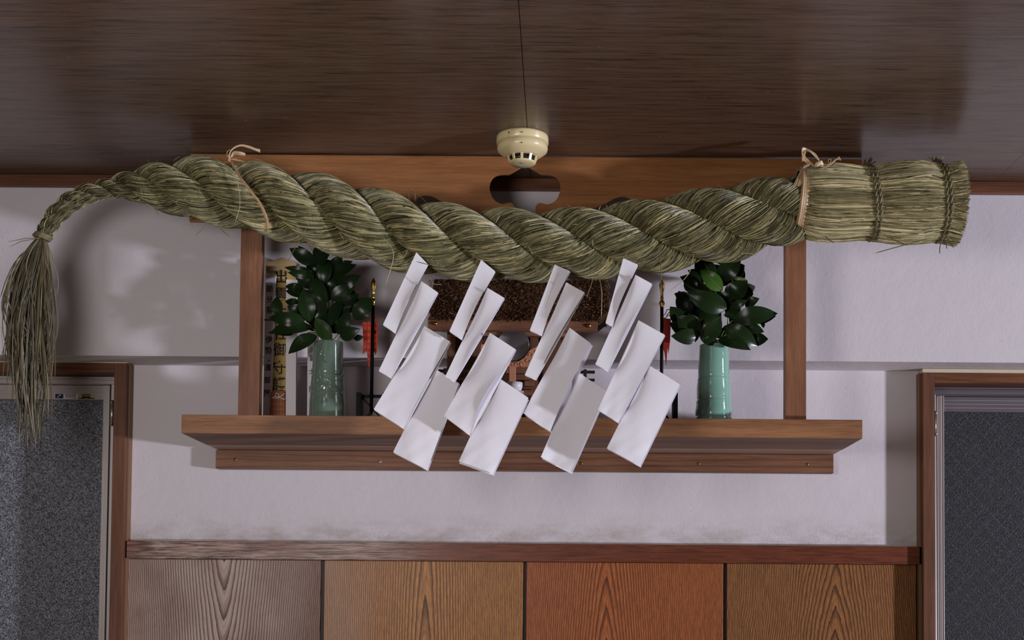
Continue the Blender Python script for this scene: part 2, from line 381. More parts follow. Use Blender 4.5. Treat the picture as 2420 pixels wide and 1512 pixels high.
# ---------------------------------------------------------------- setting
ZC = CZ + 1.097                      # ceiling height
ZL = CZ + 0.636                      # underside of the proud upper wall
YU, YLOW, YCAS = 3.43, 3.562, 3.515  # upper wall face, lower wall face, window casing face
XL, XR = -3.2, 3.6
def struct(o): o['kind'] = 'structure'; return o
b = MB().box(XL, XR, YU, 3.75, ZL, ZC); struct(b.build('wall_back_upper', M['plaster_up'], origin=(0, 0, 0)))
xl_in = P(309, 1050, YLOW).x; xr_in = P(2176, 1050, YLOW).x
b = MB().box(xl_in - 0.02, xr_in + 0.02, YLOW, 3.75, 0, ZL); struct(b.build('wall_back', M['plaster_low'], origin=(0, 0, 0)))
b = MB().box(XL, XR, -1.5, 3.75, -0.1, 0); struct(b.build('floor', M['floor']))
# ceiling boards with fine open joints
cb = MB(); g = 0.0007
xs = -0.084
rows_l = [(-1.2, 0.1), (0.1, 0.78), (0.78, 1.46), (1.46, 2.50), (2.50, 3.195), (3.195, 3.43)]
rows_r = [(-1.2, 0.35), (0.35, 1.05), (1.05, 1.80), (1.80, 2.50), (2.50, 3.0), (3.0, 3.43)]
for a, c in rows_l: cb.box(XL, xs - g, a + g, c - g, ZC, ZC + 0.006)
for a, c in rows_r: cb.box(xs + g, 1.10 - g / 2, a + g, c - g, ZC, ZC + 0.006)
for a, c in [(-1.2, 0.8), (0.8, 1.7), (1.7, 2.50), (2.50, 2.845), (2.845, 3.43)]: cb.box(1.10 + g / 2, XR, a + g, c - g, ZC, ZC + 0.006)
struct(cb.build('ceiling', M['ceiling'], origin=(0, 0, 0)))
struct(MB().box(XL, XR, -1.5, 3.75, ZC + 0.006, ZC + 0.03).build('ceiling_backing', M['ceiling_gap']))
# cornice
zc0 = P(100, 438, YU - 0.02).z
struct(MB().box(XL, XR, YU - 0.02, YU - 0.0002, zc0, ZC - 0.0005).build('trim_1', M['cornice'], origin=(0, 0, 0), bevel=0.001))
# dado rail
z1 = P(1240, 1284, 3.535).z; z0 = P(1240, 1326.5, 3.535).z
struct(MB().box(P(291, 1300, 3.535).x, P(2180, 1300, 3.535).x, 3.535, YLOW, z0, z1).build('trim_2', M['dado'], origin=(0, 0, 0), bevel=0.001))
# veneer panels below the dado
zt = z0 - 0.0005
bounds = [(291, 757), (766, 1236), (1244, 1709), (1718, 2165)]
px3 = lambda q: P(q, 1400, 3.55).x
pz3 = lambda q: P(1240, q, 3.55).z
specs = [dict(x0=px3(528), z0=pz3(600), tilt=0.09, freq=112, light_c=srgb(140, 104, 86), dark_c=srgb(46, 32, 28), grey=(px3(745), px3(640), srgb(196, 172, 158), 0.9), p=1.5, side=0.012, wave=0.003),
         dict(x0=px3(1005), z0=pz3(2500), tilt=0.034, freq=125, light_c=srgb(184, 126, 72), dark_c=srgb(70, 44, 26), grey=(px3(900), px3(790), srgb(176, 150, 132), 0.7), p=1.8, side=0.008, wave=0.003),
         dict(x0=px3(1433), z0=pz3(2300), tilt=0.075, freq=130, light_c=srgb(176, 100, 54), dark_c=srgb(74, 40, 24), p=1.5, side=0.008, wave=0.003),
         dict(x0=px3(1975), z0=pz3(2200), tilt=0.11, freq=112, light_c=srgb(156, 104, 60), dark_c=srgb(58, 36, 24), p=1.45, side=0.03, wave=0.0045)]
labs = ['bleached grey-brown veneer wall panel with V-shaped grain, furthest left under the dado rail', 'golden brown veneer wall panel with tall narrow arch grain, bleached along its left edge',
        'orange-red veneer wall panel with stacked pointed arches in its grain', 'dark brown veneer wall panel with broad wavy arches, next to the right window']
for (a, c), sp, lb in zip(bounds, specs, labs):
    o = MB().box(P(a, 1400, 3.552).x, P(c, 1400, 3.552).x, 3.552, YLOW, 0.06, zt).build('wall_panel', ring_panel('veneer_panel', **sp), origin=(0, 0, 0), bevel=0.0008)
    tag(o, lb, None, None, 'structure')
struct(MB().box(P(291, 1400, 3.552).x, P(2181, 1400, 3.552).x, 3.5595, YLOW + 0.001, 0.0, zt).build('trim_3', M['darkwood'], origin=(0, 0, 0)))
# ---------------------------------------------------------------- windows
def window(name, side, px):
    sg = -1 if side == 'left' else 1       # the window spreads away from the wall centre
    w = empty(name, (0, 3.55, 0), kind='structure')
    X = lambda p, Y: P(p, 890, Y).x
    bx = lambda nm, mat, xa, xb, ya, yb, za, zb, bev=0.0008: MB().box(min(xa, xb), max(xa, xb), ya, yb, za, zb).build(nm, mat, w, bevel=bev)
    far = X(px['jamb'][1], YCAS) + sg * 1.15
    zz = lambda y, Y: P(px['refx'], y, Y).z
    # casing
    ztop = zz(px['head'][0], YCAS); zbot = zz(px['head'][1], YCAS)
    j0, j1 = X(px['jamb'][0], YCAS), X(px['jamb'][1], YCAS)
    bx('casing_jamb', M['casing'], j0, j1, YCAS, 3.66, 0, ztop)
    bx('casing_head', M['casing_h'], j1 + sg * 0.0003, far, YCAS, 3.66, zbot, ztop)
    bx('caulk_bead', M['bead'], j0, far, YCAS + 0.004, 3.66, ztop + 0.0004, zz(px['bead'][0], YCAS + 0.004))
    o0, o1 = X(px['outer'][0], YCAS + 0.02), X(px['outer'][1], YCAS + 0.02)
    bx('outer_bead', M['bead_brown'], o0, o1, YCAS + 0.02, YLOW + 0.0005, 0, ztop + 0.002)
    bx('joint', M['gap'], o1, j0, YCAS + 0.022, YLOW, 0, ztop - 0.001)
    # aluminium frame
    f0, f1 = X(px['fjamb'][0], 3.58), X(px['fjamb'][1], 3.58)
    zf1, zf0 = zz(px['fhead'][0], 3.58) + 0.01, zz(px['fhead'][1], 3.58)
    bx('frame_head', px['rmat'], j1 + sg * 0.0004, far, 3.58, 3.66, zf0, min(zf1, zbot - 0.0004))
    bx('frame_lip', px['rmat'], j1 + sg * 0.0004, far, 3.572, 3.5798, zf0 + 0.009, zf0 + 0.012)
    bx('frame_jamb', M['alu_z'], f0, f1, 3.58, 3.66, 0, zf0 - 0.0003)
    # sash
    s0, s1 = X(px['stile'][0], 3.60), X(px['stile'][1], 3.60)
    zr1, zr0 = zf0 - 0.0008, zz(px['rail'][1], 3.605)
    bx('sash_stile', M['alu_z'], s0, s1, 3.598, 3.64, 0.05, zr1)
    bx('sash_stile_groove', M['gap'], f1, s0, 3.632, 3.658, 0, zf0)
    mid = s0 + (s1 - s0) * 0.35
    for k in (0.3, 0.5, 0.86):
        q = s0 + (s1 - s0) * k; bx('stile_bead', M['alu_z'], q, q + sg * 0.0016, 3.5965, 3.5978, 0.05, zr1, 0)
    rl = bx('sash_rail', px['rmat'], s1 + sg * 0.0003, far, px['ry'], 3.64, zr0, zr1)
    for k in range(3):
        zz_ = zr0 + (zr1 - zr0) * (0.25 + 0.25 * k); MB().box(min(s1, far), max(s1, far), px['ry'] - 0.0006, px['ry'] - 0.0001, zz_, zz_ + 0.0009).build('rail_line', M['alu_x'], rl)
    bx('pane', px['glass'], s1 + sg * 0.0004, far, 3.625, 3.631, 0.05, zr0 - 0.0003, 0)
    # side latch in the frame jamb
    lt = MB(); za, zb = zz(px['latch'][0], 3.58), zz(px['latch'][1], 3.58)
    xm = (f0 + f1) / 2; hw = abs(f1 - f0) * 0.55
    lt.tube([(xm, 3.578, zb), (xm, 3.578, za)], hw, 10)
    l_ = lt.build('latch_plate', M['steel'], w)
    for q in (za - 0.006, zb + 0.006): MB().lathe([(0.0005, -0.004), (0.003, -0.003), (0.0035, 0.0)], (xm, 3.575, q), 12, 'Y').build('latch_screw', M['steel'], l_)
    return w, far
w1, far1 = window('window_1', 'left', dict(refx=150, jamb=(299, 270), head=(857, 879), bead=(848, 857), outer=(308.5, 302.5), fjamb=(270.5, 263.5), fhead=(888, 906.5),
               stile=(260.5, 246), rail=(907, 944.5), ry=3.600, rmat=M['alu_x'], glass=M['glass_l'], latch=(945, 1006)))
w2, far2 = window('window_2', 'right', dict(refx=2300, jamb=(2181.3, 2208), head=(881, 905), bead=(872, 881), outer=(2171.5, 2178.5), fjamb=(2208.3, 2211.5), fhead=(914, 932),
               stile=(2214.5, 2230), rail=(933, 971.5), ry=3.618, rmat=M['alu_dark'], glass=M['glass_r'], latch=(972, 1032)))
struct(MB().box(XL, far1, YLOW, 3.75, 0, ZL).build('wall_left', M['plaster_low']))
struct(MB().box(far2, XR, YLOW, 3.75, 0, ZL).build('wall_right', M['plaster_low']))
# ---------------------------------------------------------------- text
def text(s, size, loc, mat, parent, name='lettering', ext=0.0002, sx=1.0, bold=0.0, align='CENTER'):
    cu = bpy.data.curves.new(name, 'FONT'); cu.body = s; cu.size = size; cu.align_x = align; cu.align_y = 'CENTER'; cu.extrude = ext; cu.offset = bold
    tmp = bpy.data.objects.new('tmp', cu); COL.objects.link(tmp)
    dg = bpy.context.evaluated_depsgraph_get(); me = bpy.data.meshes.new_from_object(tmp.evaluated_get(dg))
    bpy.data.objects.remove(tmp)
    me.name = name
    me.transform(Matrix.Translation(Vector(loc) - wloc(parent)) @ Matrix.Rotation(math.pi / 2, 4, 'X') @ Matrix.Diagonal((sx, 1, 1, 1)))
    me.materials.clear(); me.materials.append(mat)
    o = bpy.data.objects.new(name, me); link(o, parent); return o
# stickers on the left sash rail
def rect(px0, py0, px1, py1, Y):
    a = P(px0, py0, Y); c = P(px1, py1, Y); return a.x, c.x, c.z, a.z
Ys = 3.5988
x0, x1, za, zb = rect(129, 929.5, 184, 943, Ys)
st = MB().box(x0, x1, Ys, 3.5999, za, zb).build('sticker', M['envelope'])
tag(st, 'small white and navy sticker with black characters on the left window rail', 'sticker')
a0, a1, b0, b1 = rect(130.5, 930.5, 149.5, 941.5, Ys)
MB().box(a0, a1, Ys - 0.0003, Ys - 0.00002, b0, b1).build('navy_field', M['navy'], st)
q = MB(); q.bar(Vector(P(135, 940, Ys - .0005)), Vector(P(142, 932, Ys - .0005)), 0.0016, 0.0003); q.bar(Vector(P(141, 934.5, Ys - .0005)), Vector(P(144, 932, Ys - .0005)), 0.0016, 0.0003); q.build('slash_mark', M['envelope'], st)
for row, (t_, y_, sz) in enumerate((('国土交通大臣認定', 932.8, 0.0042), ('耐火試験 S08-1234', 936.7, 0.0036), ('サッシメーカー 防火設備', 940.2, 0.0028))):
    p = P(167, y_, Ys - 0.0003); text(t_, sz, p, M['ink'], st, sx=0.9)
x0, x1, za, zb = rect(185.5, 931, 223, 942.5, Ys)
st = MB().box(x0, x1, Ys, 3.5999, za, zb).build('sticker', M['goldfoil'])
tag(st, 'small gold sticker with cream letters on black on the left window rail', 'sticker')
a0, a1, b0, b1 = rect(194, 931.2, 213.5, 942.3, Ys); MB().box(a0, a1, Ys - 0.0003, Ys - 0.00002, b0, b1).build('black_field', M['ink'], st)
a0, a1, b0, b1 = rect(185.8, 940, 222.8, 942.3, Ys); MB().box(a0, a1, Ys - 0.00025, Ys - 0.00002, b0, b1).build('black_strip', M['ink'], st)
text('TOSTEM', 0.0052, P(204, 935, Ys - 0.0006), M['bead'], st, sx=1.05, bold=0.0002); text('PRO-TEX', 0.0024, P(204, 940.6, Ys - 0.0006), M['goldfoil'], st)
# ---------------------------------------------------------------- shelf with header board
YS0, YS1 = 3.2, 3.532
sxl, sxr = P(429, 1000, YS0).x, P(2038.5, 1010, YS0).x
zs1 = P(1240, 985.5, YS0).z; zs0 = P(1240, 1029.5, YS0).z
shelf = empty('shrine_shelf', ((sxl + sxr) / 2, YS0, zs0), 'long brown cedar altar shelf with two posts and a cut-out header board under the ceiling', 'shelf')
MB().box(sxl, sxr, YS0, 3.425, zs0, zs1).build('shelf_board', M['shelf'], shelf, bevel=0.0012)
MB().box(sxl, sxr, 3.4252, YS1 + 0.029, zs0 + 0.0004, zs1 - 0.001).build('rear_plank', M['under2'], shelf, bevel=0.0008, label='paler rear plank of the shelf')
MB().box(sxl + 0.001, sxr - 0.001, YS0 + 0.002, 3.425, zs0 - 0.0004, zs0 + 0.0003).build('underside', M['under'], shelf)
zr1, zr0 = zs0 - 0.0008, P(1240, 1112, YS1).z
rail = MB().box(P(510, 1080, YS1).x, P(1970, 1090, YS1).x, YS1, YLOW - 0.0003, zr0, zr1).build('mounting_rail', M['rail'], shelf, bevel=0.0008)
for (sx, sy, mt) in ((556.5, 1085.5, 'brass_dull'), (897.5, 1090.5, 'steel'), (1373, 1094.5, 'brass_dull'), (1651, 1095.5, 'brass_dull'), (1908, 1097, 'brass_dull')):
    p = P(sx, sy, YS1 - 0.0002); s_ = MB().lathe([(0.0002, -0.0012), (0.003, -0.0011), (0.0043, -0.0002), (0.0043, 0.001)], p, 20, 'Y').build('screw', M[mt], rail)
    c = MB(); a = random.random()
    for k in (0, 1):
        d = Vector((math.cos(a + k * math.pi / 2), 0, math.sin(a + k * math.pi / 2))) * 0.0024
        c.bar(p - d + Vector((0, -0.0012, 0)), p + d + Vector((0, -0.0012, 0)), 0.0009, 0.0004)
    c.build('cross_slot', M['ink'], s_)
YH = 3.24
hz0 = P(600, 525, YH).z
for (a, c) in ((565.5, 615.5), (1856, 1905.5)):
    MB().box(P(a, 780, YH + 0.002).x, P(c, 780, YH + 0.002).x, YH + 0.002, YH + 0.032, zs1 + 0.0003, hz0 - 0.0003).build('post', M['post'], shelf, bevel=0.0008)
def curve_board(outer, holes, y0, y1, name, mat, parent, bev=0.0):
    cu = bpy.data.curves.new(name, 'CURVE'); cu.dimensions = '2D'; cu.fill_mode = 'BOTH'; cu.extrude = (y1 - y0) / 2 - bev; cu.bevel_depth = bev
    for poly in [outer] + holes:
        sp = cu.splines.new('POLY'); sp.points.add(len(poly) - 1); sp.use_cyclic_u = True
        for pt, (x, z) in zip(sp.points, poly): pt.co = (x, z, 0, 1)
    tmp = bpy.data.objects.new('tmp', cu); COL.objects.link(tmp)
    dg = bpy.context.evaluated_depsgraph_get(); me = bpy.data.meshes.new_from_object(tmp.evaluated_get(dg)); bpy.data.objects.remove(tmp)
    off = wloc(parent) if parent else Vector((0, 0, 0))
    me.transform(Matrix.Translation(Vector((0, (y0 + y1) / 2, 0)) - off) @ Matrix.Rotation(math.pi / 2, 4, 'X'))
    me.materials.clear(); me.materials.append(mat); me.name = name
    o = bpy.data.objects.new(name, me); link(o, parent); return o
def pz(px, py, Y=YH): p = P(px, py, Y); return (p.x, p.z)
hxl, hxr = P(450, 420, YH).x, P(2036, 440, YH).x
outer = [(hxl, hz0 + 0.001), (hxl + 0.001, hz0), (hxr, hz0), (hxr, ZC - 0.0035), (hxl, ZC - 0.0035)]
half = [(1240, 379), (1243.5, 389), (1253, 397), (1265, 404), (1272, 408), (1279, 412), (1290, 412), (1302, 413), (1310, 415.5), (1317, 420), (1323, 430), (1325, 440), (1324.5, 451), (1319, 466), (1312, 475), (1303, 480.5), (1293, 483), (1284, 481), (1276, 479), (1270, 482), (1266, 489), (1266, 500), (1268, 512)]
hole_c = [pz(x, y + 0.008 * (x - 1240)) for x, y in half] + [pz(2481.5 - x, y + 0.008 * (1240 - x)) for x, y in half[::-1][:-1]]
side_h = [(983, 478), (985, 470), (990, 464.5), (1003, 461), (1014, 461.5), (1026, 465), (1048, 477), (1064, 484), (1084, 491), (1103, 496.5), (1122, 498), (1144, 502), (1150, 512), (1100, 515), (1020, 512), (990, 503), (984, 490)]
hole_l = [pz(x, y) for x, y in side_h]
hole_r = [pz(2479 - x, y + 3) for x, y in side_h]
curve_board(outer, [hole_c, hole_l, hole_r], YH, YH + 0.007, 'header_board', M['header'], shelf, 0.0006)
# ---------------------------------------------------------------- smoke detector
p = P(1235, 313, 3.11); dc = Vector((p.x, p.y, ZC)); R = 61.5 * 3.11 / F
det = empty('smoke_detector', dc, 'round cream plastic smoke detector on the ceiling above the rope', 'smoke detector')
MB().lathe([(R * 1.0, 0), (R * 1.01, -0.004), (R * 1.01, -0.0165), (R * 0.985, -0.018)], dc, 72).build('base_plate', M['detector'], det)
MB().lathe([(R * 0.98, -0.0165), (R * 0.985, -0.03), (R * 0.955, -0.035), (R * 0.88, -0.0385), (R * 0.68, -0.047), (R * 0.60, -0.0485)], dc, 72).build('body', M['detector'], det)
MB().lathe([(R * 0.50, -0.047), (R * 0.48, -0.062)], dc, 48).build('sensor_chamber', M['black_slot'], det)
MB().lathe([(R * 0.53, -0.0605), (R * 0.52, -0.0625), (R * 0.44, -0.0655), (R * 0.1, -0.0665), (0.001, -0.0665)], dc, 48).build('cap', M['detector'], det)
for k in range(10):
    a = 2 * math.pi * (k + 0.5) / 10; d = Vector((math.cos(a), math.sin(a), 0)); t = Vector((-d.y, d.x, 0))
    w_ = 0.0032
    vs = []
    for (r, h) in ((0.61, -0.0475), (0.525, -0.0615)):
        for q in (-1, 1):
            for e in (0, 0.003): vs.append(dc + d * (R * r - e) + t * w_ * q + Vector((0, 0, h)))
    MB().add(vs, [(0, 2, 6, 4), (1, 5, 7, 3), (0, 4, 5, 1), (2, 3, 7, 6), (0, 1, 3, 2), (4, 6, 7, 5)]).build('vent_rib', M['detector'], det, bevel=0.0004)
MB().lathe([(0.0035, 0), (0.003, -0.001), (0.0005, -0.0012)], dc + Vector((0, -R * 0.22, -0.0664)), 16).build('indicator_lens', M['steel'], det)
MB().box(dc.x - 0.003, dc.x + 0.003, dc.y - R * 1.015, dc.y - R, ZC - 0.011, ZC - 0.0095).build('slot_mark', M['black_slot'], det)
MB().lathe([(0.0013, 0), (0.0013, 0.002)], (dc.x, dc.y - R * 0.985, ZC - 0.034), 10, 'Y').build('dimple', M['black_slot'], det)
MB().box(dc.x - 0.031, dc.x - 0.029, dc.y - R * 0.91, dc.y - R * 0.86, ZC - 0.011, ZC - 0.0075).build('scuff_mark', M['black_slot'], det)
# ---------------------------------------------------------------- the straw rope
YR = 3.145
rp = [(103, 560, 18), (110, 542, 21), (124, 520, 23), (143, 497, 24.5), (170, 476, 25), (205, 459, 25), (240, 449, 25), (272, 442, 27), (315, 438, 38), (355, 439, 50), (400, 442, 61), (440, 444, 70), (480, 447, 76), (555, 460, 79), (625, 471, 83), (700, 489, 85),
      (800, 512, 88), (900, 540, 88), (1000, 563, 86), (1110, 575, 87), (1230, 581, 85), (1340, 578, 84), (1450, 568, 85), (1550, 556, 87), (1650, 540, 89), (1750, 522, 88), (1830, 503, 84), (1880, 488, 76), (1910, 480, 70)]
kk = YR / F
ctl = [tuple(P(x, y, YR)) + (r * kk,) for x, y, r in rp]
C4 = catmull(ctl, 24)
seg = np.linalg.norm(np.diff(C4[:, :3], axis=0), axis=1); sl = np.concatenate([[0], np.cumsum(seg)])
NS = 900; ss = np.linspace(0, sl[-1], NS)
AX = np.stack([np.interp(ss, sl, C4[:, i]) for i in range(4)], axis=1)
axp, axr = AX[:, :3], AX[:, 3]
Tn = np.gradient(axp, axis=0); Tn /= np.linalg.norm(Tn, axis=1, keepdims=True)
Fv = np.tile(np.array([0, -1.0, 0]), (NS, 1)); Up = np.cross(Fv, Tn) * 1.0
Up /= np.linalg.norm(Up, axis=1, keepdims=True)
if Up[NS // 2, 2] < 0: Up = -Up
ds = ss[1] - ss[0]
rate = 2 * np.pi / (5.35 * axr)
phi = np.concatenate([[0], np.cumsum(rate[:-1] * ds)])
i0 = int(np.argmin(np.abs(axp[:, 0] - P(1180, 580, YR).x))); phi -= phi[i0]
rope = empty('straw_rope', tuple(axp[NS // 2]), 'huge twisted olive straw rope with bound butt end and frayed tail', 'sacred rope')
def strand_frames(k):
    ph = phi + k * 2 * np.pi / 3
    e1 = np.cos(ph)[:, None] * Up + np.sin(ph)[:, None] * Fv
    rh, rs = axr * 0.51, axr * 0.51
    c = axp + e1 * rh[:, None]
    t = np.gradient(c, axis=0); t /= np.linalg.norm(t, axis=1, keepdims=True)
    e1 = e1 - t * np.sum(e1 * t, axis=1, keepdims=True); e1 /= np.linalg.norm(e1, axis=1, keepdims=True)
    e2 = np.cross(t, e1)
    l = np.concatenate([[0], np.cumsum(np.linalg.norm(np.diff(c, axis=0), axis=1))])
    return c, e1, e2, rs, l
for k in range(3):
    c, e1, e2, rs, l = strand_frames(k)
    mb = MB(); NT = 20; idx = range(0, NS, 3); vs = []
    for i in idx:
        for j in range(NT):
            a = 2 * math.pi * j / NT; vs.append(c[i] + (e1[i] * math.cos(a) + e2[i] * math.sin(a)) * rs[i] * 0.955)
    m_ = len(list(idx)); fs = [(i * NT + j, i * NT + (j + 1) % NT, (i + 1) * NT + (j + 1) % NT, (i + 1) * NT + j) for i in range(m_ - 1) for j in range(NT)]
    fs += [tuple(range(NT))[::-1], tuple((m_ - 1) * NT + j for j in range(NT))]
    mb.add(vs, fs, True, 0.12)
    # stalks laid around the strand
    n = 6800; mseg = 11
    L = l[-1]
    # density follows girth
    cdf = np.cumsum(rs ** 0.9); cdf /= cdf[-1]
    sc = np.interp(rng.random(n), cdf, l); r_here = np.interp(sc, l, rs)
    th0 = rng.uniform(-2.35, 2.35, n); slope = -rng.normal(1.0, 0.07, n) * np.interp(sc / L, [0, 0.1, 0.3, 0.6, 0.85, 1.0], [1.3, 1.15, 1.3, 1.55, 2.0, 2.2])
    ln = r_here * rng.uniform(0.8, 1.5, n) * 1.3 / np.abs(slope)            # half extent along the strand
    u = np.linspace(-1, 1, mseg)
    lp = np.clip(sc[:, None] + u[None, :] * ln[:, None] * 0.62, 0, L)
    th = th0[:, None] + slope[:, None] * (lp - sc[:, None]) / r_here[:, None] + rng.normal(0, 0.012, (n, 1)) * u[None, :] ** 2
    def smp(A): return np.stack([np.interp(lp, l, A[:, q]) for q in range(3)], axis=2)
    cc, a1, a2 = smp(c), smp(e1), smp(e2); rr = np.interp(lp, l, rs)
    nr = a1 * np.cos(th)[:, :, None] + a2 * np.sin(th)[:, :, None]
    lift = rng.uniform(-0.045, 0.03, (n, 1)) + 0.02 * rng.random((n, 1)) * np.abs(u[None, :]) ** 4
    pth = cc + nr * (rr * (1.0 + lift) - 0.0004)[:, :, None]
    mid = nr[:, mseg // 2]
    keep = (mid[:, 1] < 0.35)
    wdt = np.clip(rng.normal(0.00105, 0.00025, n), 0.0005, 0.002) * np.clip(r_here / 0.04, 0.5, 1.1)
    val = np.clip(rng.normal(0.47, 0.2, n), 0, 1)
    mb.straws(pth[keep], nr[keep], wdt[keep], wdt[keep] * 1.0, val[keep])
    mb.build('strand', M['straw'], rope)
# loose stalks standing off the rope
lo = MB()
def loose(pts, w=0.0008, val=0.6):
    q = [P(x, y, Y) for x, y, Y in pts]; pp = catmull([tuple(v) for v in q], 5); m = len(pp)
    lo.straws(pp[None], np.tile(np.array([0, -1.0, 0]), (1, m, 1)), np.array([w]), np.array([w]), np.array([val]))
for pts in ([(746, 505, 3.03), (714, 555, 3.02), (680, 618, 3.04)], [(500, 515, 3.05), (480, 540, 3.04), (461, 556, 3.03)], [(560, 525, 3.06), (520, 535, 3.04), (543, 560, 3.05)],
            [(965, 590, 3.05), (940, 625, 3.04), (900, 620, 3.05)], [(1560, 600, 3.05), (1562, 640, 3.05), (1561, 700, 3.05)], [(1640, 600, 3.05), (1625, 650, 3.04), (1577, 693, 3.03)],
            [(1415, 645, 3.05), (1422, 690, 3.05), (1421, 750, 3.05)], [(1405, 640, 3.05), (1398, 670, 3.05), (1386, 705, 3.05)], [(1310, 640, 3.05), (1300, 670, 3.05), (1284, 730, 3.05)],
            [(1020, 500, 3.05), (1000, 470, 3.1), (963, 446, 3.1)], [(960, 440, 3.1), (964, 455, 3.08), (968, 474, 3.06)], [(1080, 600, 3.04), (1030, 625, 3.03), (983, 618, 3.03)],
            [(905, 560, 3.04), (930, 600, 3.04), (912, 672, 3.04)], [(600, 375, 3.09), (612, 377, 3.09), (625, 384, 3.09)], [(472, 440, 3.05), (470, 460, 3.05), (474, 480, 3.05)],
            [(560, 420, 3.05), (567, 480, 3.05), (556, 525, 3.05)], [(1520, 590, 3.04), (1500, 620, 3.04), (1475, 650, 3.05)], [(1015, 655, 3.05), (1025, 670, 3.05), (1045, 672, 3.05)],
            [(1750, 600, 3.06), (1770, 598, 3.06), (1790, 604, 3.06)], [(440, 470, 3.05), (415, 478, 3.04), (445, 500, 3.04)]):
    loose(pts, random.uniform(0.0006, 0.001), random.uniform(0.3, 0.9))
for q in range(150):
    i = random.randrange(120, NS - 40); a = random.uniform(-0.4, math.pi + 0.2)
    r0 = axr[i]; n_ = np.cos(a) * Up[i] + np.sin(a) * Fv[i]; p0 = axp[i] + n_ * r0 * 0.95
    d_ = Tn[i] * random.uniform(-1, 1) + n_ * random.uniform(0.05, 0.35) + Up[i] * random.uniform(-0.8, 0.8)
    ln_ = random.uniform(0.008, 0.03); pp = np.array([p0 + d_ * ln_ * t + np.array([0, 0, -0.15 * ln_ * t * t]) for t in np.linspace(0, 1, 5)])
    lo.straws(pp[None], np.tile(n_, (1, 5, 1)), np.array([0.0005]), np.array([0.0005]), np.array([random.random()]))
lo.build('loose_stalks', M['straw'], rope)['kind'] = 'stuff'
# ---- butt end sheaf
bp = [(1884, 474, 73), (1900, 476, 80), (1930, 478, 87), (1975, 479, 88), (2020, 480, 84), (2054, 481, 81), (2085, 480, 88), (2130, 479, 93), (2170, 479, 93), (2200, 480, 89), (2222, 481, 86), (2240, 482, 90), (2262, 482, 96)]
B4 = catmull([tuple(P(x, y, YR)) + (r * kk,) for x, y, r in bp], 8)
bpos, brad = B4[:, :3], B4[:, 3]; nb = len(B4); bt = np.linspace(0, 1, nb)
BU = np.array([0, 0, 1.0]); BF = np.array([0, -1.0, 0])
mb = MB(); NT = 40; vs = []
for i in range(nb):
    for j in range(NT):
        a = 2 * math.pi * j / NT; vs.append(bpos[i] + (BU * math.cos(a) + BF * math.sin(a)) * brad[i] * 0.93 - (np.array([0.012, 0, 0]) if i == nb - 1 else 0))
fs = [(i * NT + j, i * NT + (j + 1) % NT, (i + 1) * NT + (j + 1) % NT, (i + 1) * NT + j) for i in range(nb - 1) for j in range(NT)] + [tuple((nb - 1) * NT + j for j in range(NT))]
mb.add(vs, fs, True, 0.05)
n = 2600; ms = 12
a0 = rng.uniform(0, 2 * np.pi, n); lay = rng.uniform(0.92, 1.045, n)
ta = np.where(rng.random(n) < 0.6, rng.uniform(-0.02, 0.1, n), rng.uniform(0.4, 0.6, n)); tb = np.minimum(1.0, ta + rng.uniform(0.35, 1.0, n))
tb = np.where(rng.random(n) < 0.5, 1.0 + rng.uniform(-0.02, 0.012, n), tb); ta = np.clip(ta, 0, 1)
u = np.linspace(0, 1, ms); tt = ta[:, None] + (tb - ta)[:, None] * u
drift = rng.normal(0, 0.17, n)
aa = a0[:, None] + drift[:, None] * (u - 0.5) + rng.normal(0, 0.02, (n, 1)) * np.sin(u * 7)[None]
idxf = np.clip(tt, 0, 1)
pos = np.stack([np.interp(idxf, bt, bpos[:, q]) for q in range(3)], axis=2); rad = np.interp(idxf, bt, brad)
pos[:, :, 0] += np.where(tt > 1, (tt - 1) * 0.35, 0)
nr = BU * np.cos(aa)[:, :, None] + BF * np.sin(aa)[:, :, None]
pth = pos + nr * (rad * lay[:, None])[:, :, None]
w = np.clip(rng.normal(0.0013, 0.0003, n), 0.0007, 0.0022)
mb.straws(pth, nr, w, w, np.clip(rng.normal(0.5, 0.24, n), 0, 1))
# cut ends packed in the end face
n = 2200; rr_ = np.sqrt(rng.random(n)) * brad[-1] * 0.97; a0 = rng.uniform(0, 2 * np.pi, n)
st0 = bpos[-1] + BU * (np.cos(a0) * rr_)[:, None] + BF * (np.sin(a0) * rr_)[:, None]
en = rng.normal(0.0, 0.0025, n); pth = np.stack([st0 - np.array([0.03, 0, 0]), st0 + np.array([1.0, 0, 0]) * (en[:, None] - 0.012), st0 + np.array([1.0, 0, 0]) * en[:, None]], axis=1)
nr = np.tile(BF, (n, 3, 1)); w = np.full(n, 0.0014); mb.straws(pth, nr, w, w, np.clip(rng.normal(0.5, 0.25, n), 0, 1))
sheaf = mb.build('straw_sheaf', M['sheaf'], rope)
